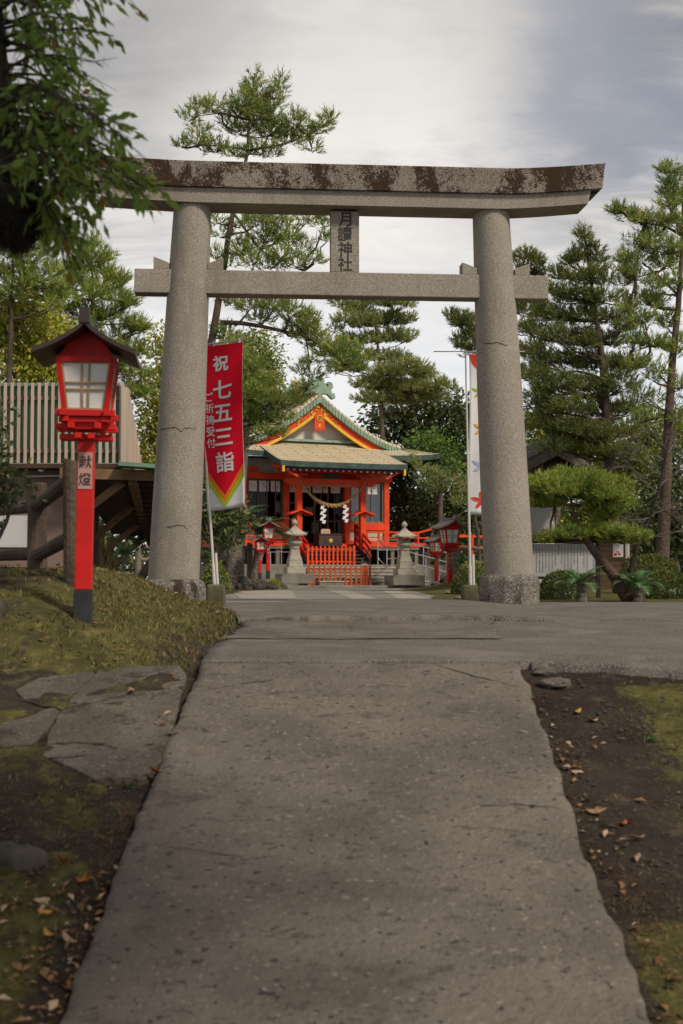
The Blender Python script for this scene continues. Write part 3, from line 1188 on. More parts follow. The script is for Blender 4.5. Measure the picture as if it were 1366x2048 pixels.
M_roof = roofmat()
M_patina = pm('dark green patina', (.050, .085, .070), (.035, .058, .05), 2.5, .6, 5, third=((.10, .15, .12), 1.4, .55, .7, (1, 1, 3)))
M_mint = pm('pale green patina', (.27, .36, .27), (.20, .29, .22), 2.5, .65, 5, third=((.12, .17, .13), 3, .55, .7))
M_gold = pm('gilt fitting', (.85, .55, .10), (.70, .42, .06), 8, .35, metal=.5)
M_yellow = pm('ochre trim', (.80, .48, .035), (.70, .38, .03), 3, .5)
M_plaster = pm('white plaster', (.70, .64, .57), (.60, .55, .49), 1.3, .85, 5, spec=.1)
M_panel = pm('pale sage panel', (.50, .50, .40), (.42, .42, .34), 1.5, .8)
M_blue = pm('deep blue trim', (.020, .035, .12), (.016, .028, .09), 3, .55)
M_dark = pm('interior shade and black', (.018, .013, .010), (.03, .02, .015), 2, .8)  # near black paints shade behind openings; also plain black for the board frame
M_door = pm('brown door wood', (.13, .075, .038), (.095, .052, .026), 4, .55)
M_woodgrey = pm('weathered grey wood', (.20, .165, .135), (.13, .105, .085), 3, .85, 5, (1, 1, .15), bump=.3)
M_boxwood = pm('dark umber wood', (.075, .045, .038), (.05, .03, .026), 3, .6)
M_signwood = pm('pale sign board', (.62, .40, .30), (.54, .34, .26), 4, .7)
M_straw = pm('straw rope', (.47, .31, .12), (.33, .20, .07), 14, .9, 4, third=((.56, .40, .18), 30, .55, .65))
M_lantstone = pm('pale lantern stone', (.44, .40, .32), (.33, .295, .235), 2.2, .9, 6, bump=.4, bscale=25, third=((.17, .155, .12), 3.2, .56, .72), speck=((.22, .19, .16), 60, .56, .64))
M_stepstone = pm('grey step stone', (.24, .22, .185), (.17, .155, .13), 1.8, .92, 6, bump=.3, third=((.11, .105, .075), 2.3, .55, .7))
M_curtain = pm('white curtain', (.62, .60, .57), (.36, .35, .34), 9, .8, 2, (1, 1, .02), spec=.1)


def glassmat(name='window glass', ior=1.75, tint=.85):
    m = bpy.data.materials.new(name)
    m.use_nodes = True
    t = NT(m.node_tree)
    out = m.node_tree.nodes['Material Output']
    m.node_tree.nodes.remove(m.node_tree.nodes['Principled BSDF'])
    fr = t.n('ShaderNodeFresnel')
    fr.inputs['IOR'].default_value = ior
    tr = t.n('ShaderNodeBsdfTransparent')
    tr.inputs['Color'].default_value = (tint, tint, tint, 1)
    gl = t.n('ShaderNodeBsdfGlossy')
    gl.inputs['Roughness'].default_value = .03
    mx = t.n('ShaderNodeMixShader')
    t.l(fr.outputs[0], mx.inputs[0])
    t.l(tr.outputs[0], mx.inputs[1])
    t.l(gl.outputs[0], mx.inputs[2])
    t.l(mx.outputs[0], out.inputs['Surface'])
    return m


M_glass = glassmat()
M_glass_dim = glassmat('shaded glass', 1.25)
SY = R(24)
SH = Vector((-.43, 57.0, 0))


def S(x, y, z):
    """shrine-local point to world"""
    return SH + Matrix.Rotation(SY, 3, 'Z') @ Vector((x, y, z))


PLAT, FLOOR = .90, 1.77


def build_shrine():
    t = thing('shrine_hall', 'vermilion shrine hall with tan hipped gable roof and pillared porch', 'shrine', SH, SY)
    # ---- stone platform and steps
    pf = MB().box((0, 2.9, PLAT / 2), (9.2, 9.2, PLAT)).build('platform', M_stepstone, t, bevel=.02)
    for k in range(5):
        z1 = .10 + (PLAT - .10) * (k + 1) / 6
        MB().box((0.4, -1.7 - .32 * (5 - k) / 2, z1 / 2), (4.6, .32 * (5 - k), z1)).build('step', M_stepstone, t, bevel=.012)
        MB().box((0.4, -1.7 - .32 * (5 - k) + .14, z1 + .012), (4.62, .34, .05)).build('step_lit_edge', M_lantstone, t, bevel=.008)  # added lips; their paler stone paints the lit treads above darker risers
    # ---- core walls
    WY, HW, TOP = 1.5, 3.17, 4.62
    MB().box((0, 6.6, 3.4), (2 * HW, .15, 3.3)).build('wall', M_plaster, t)
    for s in (-1, 1):
        MB().box((s * (HW - .05), 4.1, 3.4), (.10, 5.0, 3.3)).build('wall', M_plaster, t)
        for y in (3.2, 4.9, 6.5):
            MB().box((s * HW, y, 3.2), (.2, .2, 2.9)).build('column', M_verm, t, bevel=.01)
    for s in (-1, 1):
        for z, h in ((2.5, .3), (1.86, .16), (4.5, .24)):
            MB().box((s * HW, 4.05, z), (.16, 4.9, h)).build('side_beam', M_verm, t)
    MB().box((0, 5.6, 3.3), (2 * HW - .3, .1, 2.9)).build('inner_shade_sheet', M_dark, t)  # dark sheet: indoor shade put into its colour so the windows look dark
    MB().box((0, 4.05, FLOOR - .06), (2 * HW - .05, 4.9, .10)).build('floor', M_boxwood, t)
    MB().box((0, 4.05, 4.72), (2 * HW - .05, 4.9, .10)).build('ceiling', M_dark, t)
    for x in (-HW, -1.36, 1.36, HW):
        MB().box((x, WY, (FLOOR + TOP) / 2), (.24, .24, TOP - FLOOR)).build('column', M_verm, t, bevel=.015)
    MB().box((0, WY - .03, 4.51), (2 * HW + .5, .22, .24)).build('head_beam', M_verm, t, bevel=.012)
    MB().box((0, WY + .05, 4.92), (2 * HW + .1, .10, .58)).build('frieze', M_panel, t)
    for x in (-2.9, -1.36, 0, 1.36, 2.9):
        MB().box((x, WY - .12, 4.78), (.5, .3, .16), taper=(1.2, 1)).build('bracket', M_verm, t, bevel=.01)
    # ---- left and right bays: sill, lower panel, window
    for s in (-1, 1):
        xa, xb = sorted((s * 1.48, s * (HW - .12)))
        xm, w = (xa + xb) / 2, xb - xa
        MB().box((xm, WY - .02, 2.52), (w, .20, .30)).build('sill_beam', M_verm, t, bevel=.01)
        MB().box((xm, WY - .02, 1.86), (w, .18, .16)).build('floor_beam', M_verm, t, bevel=.01)
        MB().box((xm, WY + .03, 2.16), (w, .08, .46)).build('lower_panel', M_panel, t)
        for q in (.36, .64) if s < 0 else (.5,):
            MB().box((xa + w * q, WY - .02, 2.16), (.10, .12, .42)).build('stile', M_verm, t)
        wf = MB()
        for x in (xa + .04, xb - .04):
            wf.box((x, WY, 3.53), (.08, .12, 1.72))
        for z in (2.71, 4.35):
            wf.box((xm, WY, z), (w - .16, .11, .08))
        f = wf.build('window', M_woodgrey if s > 0 else M_door, t)
        for q in ((.33, .66) if s > 0 else (.30, .56, .8)):
            MB().box((xa + w * q, WY + .02, 3.53), (.05, .06, 1.56)).build('mullion', M_woodgrey if s > 0 else M_door, f)
        MB().box((xm, WY + .03, 3.53), (w - .16, .008, 1.56)).build('pane', M_glass if s > 0 else M_glass_dim, f)
        if s > 0:
            cu = MB()
            rows = [[(xa + .1 + (w - .2) * i / 60, WY + .30 + .035 * math.sin(i * 1.35) + .02 * math.sin(i * .4), z) for i in range(61)] for z in (2.72, 4.3)]
            cu.grid(rows).build('curtain', M_curtain, t)
    # paper slips hung along the top of the openings, with small red and ink marks
    M_slipred = pm('red ink', (.42, .06, .05), (.3, .04, .04), 9, .8)
    for x, w in ((-2.78, .36), (-2.30, .42), (-1.80, .40), (-.98, .42), (-.45, .40), (.05, .42), (.42, .22), (.86, .42), (1.72, .44), (2.55, .44)):
        pl = MB().box((x, WY - .005, 4.10), (w, .006, .44)).build('paper_slip', M_paper, t)
        mb = MB()
        for i in range(9):
            mb.box((x + (random.random() - .5) * w * .6, WY - .010, 4.10 + (random.random() - .5) * .3), (.012 + random.random() * .05, .003, .012 + random.random() * .05))
        mb.build('ink_marks', M_slipred if random.random() < .6 else M_ink, pl)
    # ---- sliding lattice doors of the middle bay (one leaf stands open)
    for xa, xb, y in ((-1.24, -.62, WY + .03), (-.10, .56, WY + .03), (.50, 1.22, WY + .09)):
        fr = MB()
        for x in (xa + .035, xb - .035):
            fr.box((x, y, 3.08), (.07, .045, 2.58))
        for z in (1.83, 4.33):
            fr.box(((xa + xb) / 2, y, z), (xb - xa - .14, .042, .09))
        dr = fr.build('door', M_door, t)
        n = 2
        for k in range(1, n):
            MB().box((xa + (xb - xa) * k / n, y, 3.08), (.04, .03, 2.4)).build('muntin', M_door, dr)
        for z in (2.25, 2.72, 3.45, 4.0):
            MB().box(((xa + xb) / 2, y - .001, z), (xb - xa - .14, .032, .045)).build('muntin', M_door, dr)
        MB().box(((xa + xb) / 2, y + .004, 3.25), (xb - xa - .14, .006, 2.1)).build('pane', M_glass_dim, dr)
    # something pale inside: altar cloths and papers
    for x, z, w, h in ((.45, 3.2, .36, .4), (.75, 2.5, .3, .5), (-.9, 3.3, .3, .3), (.2, 2.3, .5, .12), (-.15, 2.45, .10, .35)):
        MB().box((x, 3.4, z), (w, .2, h)).build('altar_item', M_plaster, t, bevel=.03)
    # ---- veranda with railing, posts below and dark lattice between
    VW, VF = 4.35, .62
    MB().box((0, VF + .45, FLOOR - .06), (2 * VW, .94, .12)).build('veranda_floor', M_verm, t, bevel=.01)
    MB().box((0, VF + .45, FLOOR - .17), (2 * VW - .1, .9, .09)).build('veranda_beam', M_woodgrey, t)
    for s in (-1, 1):
        MB().box((s * (VW - .56), 4.0, FLOOR - .06), (1.12, 5.8, .12)).build('veranda_floor', M_verm, t, bevel=.01)
    for x in (-4.2, -3.1, -2.0, 2.0, 3.1, 4.2):
        MB().box((x, VF + .15, (PLAT + FLOOR) / 2 - .1), (.16, .16, FLOOR - PLAT - .22)).build('veranda_post', M_woodgrey, t)
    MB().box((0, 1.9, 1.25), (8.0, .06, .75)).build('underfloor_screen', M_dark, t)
    for i in range(25):
        x = -3.9 + i * .325
        MB().box((x, 1.85, 1.25), (.05, .03, .74)).build('underfloor_slat', M_woodgrey, t)

    def rail(pts, name='railing'):
        mb = MB()
        for z, h in ((FLOOR + .50, .07), (FLOOR + .28, .05), (FLOOR + .06, .05)):
            for a, b in zip(pts, pts[1:]):
                mb.bar((a[0], a[1], z), (b[0], b[1], z), .06, h)
        r = mb.build(name, M_verm, t)
        for a, b in zip(pts, pts[1:]):
            n = max(1, round(math.hypot(b[0] - a[0], b[1] - a[1]) / .95))
            for k in range(n + 1):
                x, y = a[0] + (b[0] - a[0]) * k / n, a[1] + (b[1] - a[1]) * k / n
                MB().box((x, y, FLOOR + .26), (.075, .075, .52)).build('baluster', M_verm, r)
        return r
    rail([(1.55, VF + .06), (VW - .08, VF + .06)])
    rail([(-VW + .08, VF + .06), (-1.55, VF + .06)])
    rail([(VW - .08, VF + .2), (VW - .08, 6.8)])
    # railing ends that sweep past the corner and up
    mb = MB()
    mb.bar((VW - .08, VF + .06, FLOOR + .50), (VW + .55, VF + .06, FLOOR + .66), .06, .08)
    mb.bar((VW - .08, VF + .06, FLOOR + .28), (VW + .42, VF + .06, FLOOR + .28), .06, .06)
    mb.bar((VW - .08, VF + .06, FLOOR + .02), (VW + .28, VF + .06, FLOOR + .02), .06, .10)
    mb.build('railing_end', M_verm, t)
    # ---- wooden stair up to the veranda and its red handrails
    n = 5
    for k in range(n):
        z = PLAT + (FLOOR - PLAT) * (k + 1) / (n + 1)
        MB().box((0, -.70 + .26 * k, z - .03), (2.5, .30, .06)).build('stair_tread', M_boxwood, t)
    for s in (-1, 1):
        x = s * 1.30
        MB().bar((x, -.9, PLAT + .12), (x, .62, FLOOR - .08), .08, .26).build('stair_string', M_boxwood, t)
        hr = MB()
        for dz in (.28, .55, .80):
            hr.bar((x + s * .08, -.85, PLAT + .05 + dz), (x + s * .08, .58, FLOOR - .03 + dz), .06, .08)
        hr.build('stair_rail', M_red, t)
        ps = MB().box((x + s * .08, .60, FLOOR + .38), (.12, .12, .86)).build('newel_post', M_red, t)
        MB().lathe([(.075, .0), (.08, .04), (.06, .08), (.075, .14), (.03, .24), (.0, .26)], 12, (x + s * .08, .60, FLOOR + .81)).build('gold_cap', M_gold, ps, smooth=True)
    # ---- porch columns with little roofs, beams
    for s in (-1, 1):
        x = s * 1.39
        c = MB().box((x, 0, (PLAT + .28 + 4.62) / 2), (.235, .235, 4.62 - PLAT - .28)).build('porch_column', M_verm, t, bevel=.02)
        MB().box((x, 0, PLAT + .15), (.25, .25, .30)).build('column_shoe', M_patina, c, bevel=.02)
        MB().box((x, 0, PLAT + .0), (.46, .46, .10)).build('column_base', M_lantstone, c, bevel=.02)
        hd = MB()
        for q in (-1, 1):
            hd.add([(x, -.30, 3.12), (x, .30, 3.12), (x + q * .47, .34, 2.93), (x + q * .47, -.34, 2.93),
                    (x, -.30, 3.06), (x, .30, 3.06), (x + q * .47, .34, 2.885), (x + q * .47, -.34, 2.885)],
                   [(0, 1, 2, 3), (7, 6, 5, 4), (3, 2, 6, 7), (0, 3, 7, 4), (1, 5, 6, 2)])
        hd.build('column_hood', M_verm, c, fix=True)
    arch = MB()
    pts = []
    for i in range(21):
        u = -1 + i / 10
        pts.append((u * 1.27, 4.03 + .055 * (1 - u * u)))
    arch.prism(pts + [(1.27, 4.34), (-1.27, 4.34)], -.11, .11)
    b = arch.build('rainbow_beam', M_verm, t)
    MB().box((0, -.118, 4.052), (2.0, .012, .05)).build('gold_edge', M_lathbrown, b)
    for s in (-1, 1):
        MB().prism([(s * 1.51, 4.33), (s * 1.51, 4.08), (s * 1.80, 4.08), (s * 2.02, 4.22), (s * 1.92, 4.34)][::s], -.10, .10).build('beam_nose', M_verm, t, fix=True)
        for k in range(2):
            MB().box((s * 1.39, -.02, 4.50 + .14 * k), (.62 + .3 * k, .30, .11), taper=(1.15, 1)).build('bracket', M_verm, t, bevel=.01)
        MB().bar((s * 1.39, .1, 4.45), (s * 1.39, 1.4, 4.58), .16, .22).build('tie_beam', M_verm, t)
    MB().box((0, 0, 4.66), (4.7, .16, .14)).build('eave_purlin', M_verm, t)
    MB().prism([(-.55, 4.36), (.55, 4.36), (.28, 4.46), (.12, 4.58), (-.12, 4.58), (-.28, 4.46)], -.07, .07).build('frog_leg_strut', M_patina, t)

    # ---- roofs
    W, Wg, YF, YG, YB = 5.18, 3.62, .40, 1.72, 7.6

    def skirt_z(k, s=0.0):
        return 5.43 + .55 * k ** 1.2 + .17 * abs(s) ** 5 * (1 - k)

    def uvgrid(rows, uvs, name, mat=None, parent=t, flip=False):
        mb = MB()
        mb.grid(rows, flip)
        mb.uv = [q for r in uvs for q in r]
        return mb.build(name, mat or M_roof, parent, smooth=True)
    N, K = 40, 8
    rows, uvs = [], []
    for j in range(K + 1):
        k = j / K
        rows.append([((-1 + 2 * i / N) * (W + (Wg - W) * k), YF + (YG - YF) * k, skirt_z(k, -1 + 2 * i / N)) for i in range(N + 1)])
        uvs.append([(p[0], k * 1.45) for p in rows[-1]])
    main = uvgrid(rows, uvs, 'roof')
    for s in (-1, 1):
        rows, uvs = [], []
        for j in range(K + 1):
            k = j / K
            ya, yb = YF + (YG - YF) * k, YB - (YG - YF) * k
            rows.append([(s * (W + (Wg - W) * k), ya + (yb - ya) * i / N, skirt_z(k, -1 + 2 * i / N)) for i in range(N + 1)])
            uvs.append([(p[1], k * 1.65) for p in rows[-1]])
        uvgrid(rows, uvs, 'side_roof', parent=main, flip=(s < 0))

    def top(u):
        return 5.98 + 2.07 * (1 - abs(u)) ** 1.5

    G0, G1 = 1.50, 6.4
    GW = 3.70
    for s in (-1, 1):
        rows, uvs = [], []
        L = 0
        pts = [(s * GW * (1 - i / 24), top(1 - i / 24)) for i in range(25)]
        for i, (x, z) in enumerate(pts):
            if i:
                L += math.hypot(x - pts[i - 1][0], z - pts[i - 1][1])
            rows.append([(x, y, z) for y in (1.10, 1.16, 1.28, G0, 2.5, 4, 5, G1)])
            rows[-1][0] = (x, 1.10, z - .17)
            rows[-1][1] = (x, 1.13, z - .08)
            rows[-1][2] = (x, 1.24, z - .02)
            uvs.append([(p[1], L) for p in rows[-1]])
        uvgrid(rows, uvs, 'upper_roof', parent=main, flip=(s > 0))

    def slope_n(u):
        """vertical stretch that keeps a board's width constant along the curve"""
        e = .01
        dz = (top(min(1, u + e)) - top(max(0, u - e))) / ((min(1, u + e) - max(0, u - e)) * GW)
        return math.sqrt(1 + dz * dz)

    def verge(name, mat, ya, yb, o0, o1, u1=1.0, parent=t):
        mb = MB()
        for s in (-1, 1):
            A = [(s * GW * i / 30 * u1, top(i / 30 * u1) - o0 * slope_n(i / 30 * u1)) for i in range(31)]
            B = [(s * GW * i / 30 * u1, top(i / 30 * u1) - o1 * slope_n(i / 30 * u1)) for i in range(31)]
            mb.grid([[(x, ya, z) for x, z in A], [(x, ya, z) for x, z in B], [(x, yb, z) for x, z in B], [(x, yb, z) for x, z in A]])
        return mb.build(name, mat, parent, fix=True)
    vg = verge('verge', M_mint, 1.10, 1.34, .15, .36)
    for s in (-1, 1):
        for i in range(1, 26):
            u = i / 26
            x, z, q = s * GW * u, top(u), slope_n(u)
            MB().bar((x, 1.085, z - .16 * q), (x, 1.085, z - .35 * q), .045, .04, up=(0, 1, 0)).build('verge_batten', M_mint, vg)
    verge('barge_board', M_verm, 1.24, 1.36, .365, .66, .97)
    verge('gilt_board', M_yellow, 1.20, 1.30, .60, .71, .97)
    # gilt scroll work at the apex and the feet of the barge boards
    sc = MB()
    rng = random.Random(5)
    for s in (-1, 1):
        for ua, ub in ((.0, .26), (.80, .96)):
            for i in range(34):
                u = ua + (ub - ua) * rng.random()
                q = slope_n(u)
                x, z = s * GW * u, top(u) - (.39 + .20 * rng.random()) * q
                r = .03 + .035 * rng.random()
                sc.lathe([(r, 0), (r * .7, .03), (0, .045)], 7, (0, 0, 0))
                for v in range(len(sc.v) - 21, len(sc.v)):
                    a, b2, c2 = sc.v[v]
                    sc.v[v] = (x + a, 1.235 - c2, z + b2)
    sc.build('gilt_scrollwork', M_gold, t, smooth=True)
    # white pediment
    pd = MB()
    A = [(-GW * .97 * (1 - i / 20), top(.97 * (1 - i / 20)) - .3) for i in range(20)] + [(0, top(0) - .35)] + [(GW * .97 * (i + 1) / 20, top(.97 * (i + 1) / 20) - .3) for i in range(20)]
    pd.prism(A[::-1] + [(-GW * .97, 5.80), (GW * .97, 5.80)][::1], 1.72, 1.80)
    pd.build('pediment', M_plaster, t, fix=True)
    MB().box((0, 1.60, 6.02), (6.9, .30, .10)).build('pediment_sill', M_mint, t)
    pend = MB().prism([(-.23, 6.42), (-.08, 6.44), (0, 6.40), (.08, 6.44), (.23, 6.42), (.21, 7.05), (0, 7.30), (-.21, 7.05)], 1.14, 1.19).build('gable_pendant', M_verm, t)
    fl = MB()
    for k in range(12):
        a = k * math.pi / 6
        fl.lathe([(.045, 0), (.03, .03), (0, .04)], 8)
        for v in range(len(fl.v) - 24, len(fl.v)):
            x, y, z = fl.v[v]
            fl.v[v] = (.115 * math.cos(a) + x, 1.138 - z, 6.92 + .115 * math.sin(a) + y)
    fl.lathe([(.05, 0), (.04, .04), (0, .05)], 10)
    for v in range(len(fl.v) - 30, len(fl.v)):
        x, y, z = fl.v[v]
        fl.v[v] = (x, 1.138 - z, 6.92 + y)
    fl.build('gilt_flower', M_gold, pend, smooth=True)
    MB().box((0, 1.136, 6.62), (.09, .01, .12)).build('gilt_flower', M_gold, pend)
    # ridge, end ornament, crossed finials
    rg = MB().box((0, 3.75, 8.16), (.42, 5.1, .26)).build('ridge', M_mint, t, bevel=.02)
    MB().box((0, 3.72, 8.34), (.56, 5.2, .10)).build('ridge_cap', M_mint, rg, bevel=.02)
    orn = [(-.58, 7.72), (-.34, 7.92), (.34, 7.92), (.58, 7.72), (.70, 7.78), (.66, 8.0), (.56, 7.96), (.50, 8.10), (.60, 8.22), (.56, 8.40), (.42, 8.46), (.32, 8.36), (.38, 8.26),
           (.28, 8.22), (.20, 8.34), (.20, 8.50), (.12, 8.54), (.12, 8.66), (.06, 8.62), (0, 8.70), (-.06, 8.62), (-.12, 8.66), (-.12, 8.54), (-.20, 8.50), (-.20, 8.34), (-.28, 8.22),
           (-.38, 8.26), (-.32, 8.36), (-.42, 8.46), (-.56, 8.40), (-.60, 8.22), (-.50, 8.10), (-.56, 7.96), (-.66, 8.0), (-.70, 7.78)]
    MB().prism(orn, 1.10, 1.32).build('ridge_ornament', M_mint, rg, bevel=.02)
    for y in (4.7,):
        for s in (-1, 1):
            a = Vector((-s * .35, y + .05 * s, 8.0))
            b2 = Vector((s * .42, y + .05 * s, 8.95))
            fb = MB().bar(a, a.lerp(b2, .78), .09, .17, up=(1, 0, .7)).build('crossed_finial', M_mint, rg)
            MB().bar(a.lerp(b2, .78), b2, .095, .175, up=(1, 0, .7)).build('gilt_tip', M_gold, fb)
    # porch roof flowing down from the front eave
    PW, P0, P1 = 2.66, -1.42, 1.05

    def porch_z(y):
        k = (y - P0) / (P1 - P0)
        return 4.90 + (skirt_z((P1 - YF) / (YG - YF)) + .02 - 4.90) * k ** 1.12

    rows, uvs = [], []
    for j in range(15):
        y = P0 + (P1 - P0) * j / 14
        rows.append([((-1 + 2 * i / 20) * (PW + .06 * (1 - j / 14)), y, porch_z(y) + .03 * abs(-1 + 2 * i / 20) ** 4) for i in range(21)])
        uvs.append([(p[0], (y - P0) * 1.03) for p in rows[-1]])
    porch = uvgrid(rows, uvs, 'porch_roof')

    def fascia(name, line, drop, mat, inset, parent, thick=.10):
        """board hanging under an eave line; inset shifts it horizontally"""
        mb = MB()
        A = [Vector(p) for p in line]
        for a, b in zip(A, A[1:]):
            d = (b - a).normalized()
            n = Vector((d.y, -d.x, 0)).normalized()
            p = [a + n * .02, b + n * .02, b - n * thick, a - n * thick]
            mb.add([q + Vector((0, 0, .0)) for q in p] + [q + Vector((0, 0, -drop)) for q in p],
                   [(0, 1, 2, 3), (7, 6, 5, 4), (0, 4, 5, 1), (1, 5, 6, 2), (2, 6, 7, 3), (3, 7, 4, 0)])
        return mb.build(name, mat, parent, fix=True)
    e = .004
    pl = [(-PW - .06, P0, porch_z(P0) + .03 - e), *[((-1 + 2 * i / 20) * (PW + .06), P0, porch_z(P0) + .03 * abs(-1 + 2 * i / 20) ** 4 - e) for i in range(1, 20)], (PW + .06, P0, porch_z(P0) + .03 - e)]
    fascia('porch_fascia', pl, .215, M_patina, 0, porch)
    for s in (-1, 1):
        ln = [(s * (PW + .06 * (1 - j / 10)), P0 + (YF + .35 - P0) * j / 10, porch_z(P0 + (YF + .35 - P0) * j / 10) + .03 - e) for j in range(11)]
        fascia('porch_fascia', ln if s > 0 else ln[::-1], .215, M_patina, 0, porch)
    ml = lambda a, b: [((-1 + 2 * i / N) * W, YF, skirt_z(0, -1 + 2 * i / N) - e) for i in range(a, b)]
    fascia('fascia', ml(0, 12), .21, M_patina, 0, main)
    fascia('fascia', ml(29, N + 1), .21, M_patina, 0, main)
    for s in (-1, 1):
        ln = [(s * W, YF + (YB - YF) * i / N, skirt_z(0, -1 + 2 * i / N) - e) for i in range(N + 1)]
        fascia('fascia', ln if s > 0 else ln[::-1], .21, M_patina, 0, main)
    # soffits
    sf = MB()
    sf.grid([[(-W + .12, YF + .1, 5.22), (W - .12, YF + .1, 5.22)], [(-W + .12, 2.2, 5.24), (W - .12, 2.2, 5.24)]])
    for s in (-1, 1):
        sf.grid([[(s * (W - .12), 2.2, 5.235), (s * (W - .12), YB - .2, 5.235)], [(s * 3.0, 2.2, 5.245), (s * 3.0, YB - .2, 5.245)]])
    sf.build('soffit', M_blue, t)
    sf = MB()
    sf.grid([[(-PW + .12, y, porch_z(y) - .20), (PW - .12, y, porch_z(y) - .20)] for y in (P0 + .1, -.7, 0, YF + .2)])
    sf.build('porch_soffit', M_blue, t)
    MB().box((0, P0 + .12, 4.655), (2 * PW - .12, .07, .075)).build('blue_eave_board', M_blue, t)
    for i in range(19):
        x = -2.34 + i * .26
        rb = MB().bar((x, P0 + .20, 4.60), (x, .5, 4.92), .075, .085).build('rafter', M_verm, t)
        MB().bar((x, P0 + .185, 4.597), (x, P0 + .21, 4.602), .077, .087).build('rafter_tip', M_plaster, rb)
    for s in (-1, 1):
        MB().box((s * (PW - .05), P0 + .02, 4.60), (.09, .09, .24)).build('gilt_fitting', M_yellow, t)
        MB().prism([(s * (PW - .03), 4.62), (s * (PW - .03), 4.68), (s * 1.9, 4.40), (s * 1.9, 4.30)][::s], P0 + .25, P0 + .3).build('eave_brace', M_verm, t, fix=True)


build_shrine()


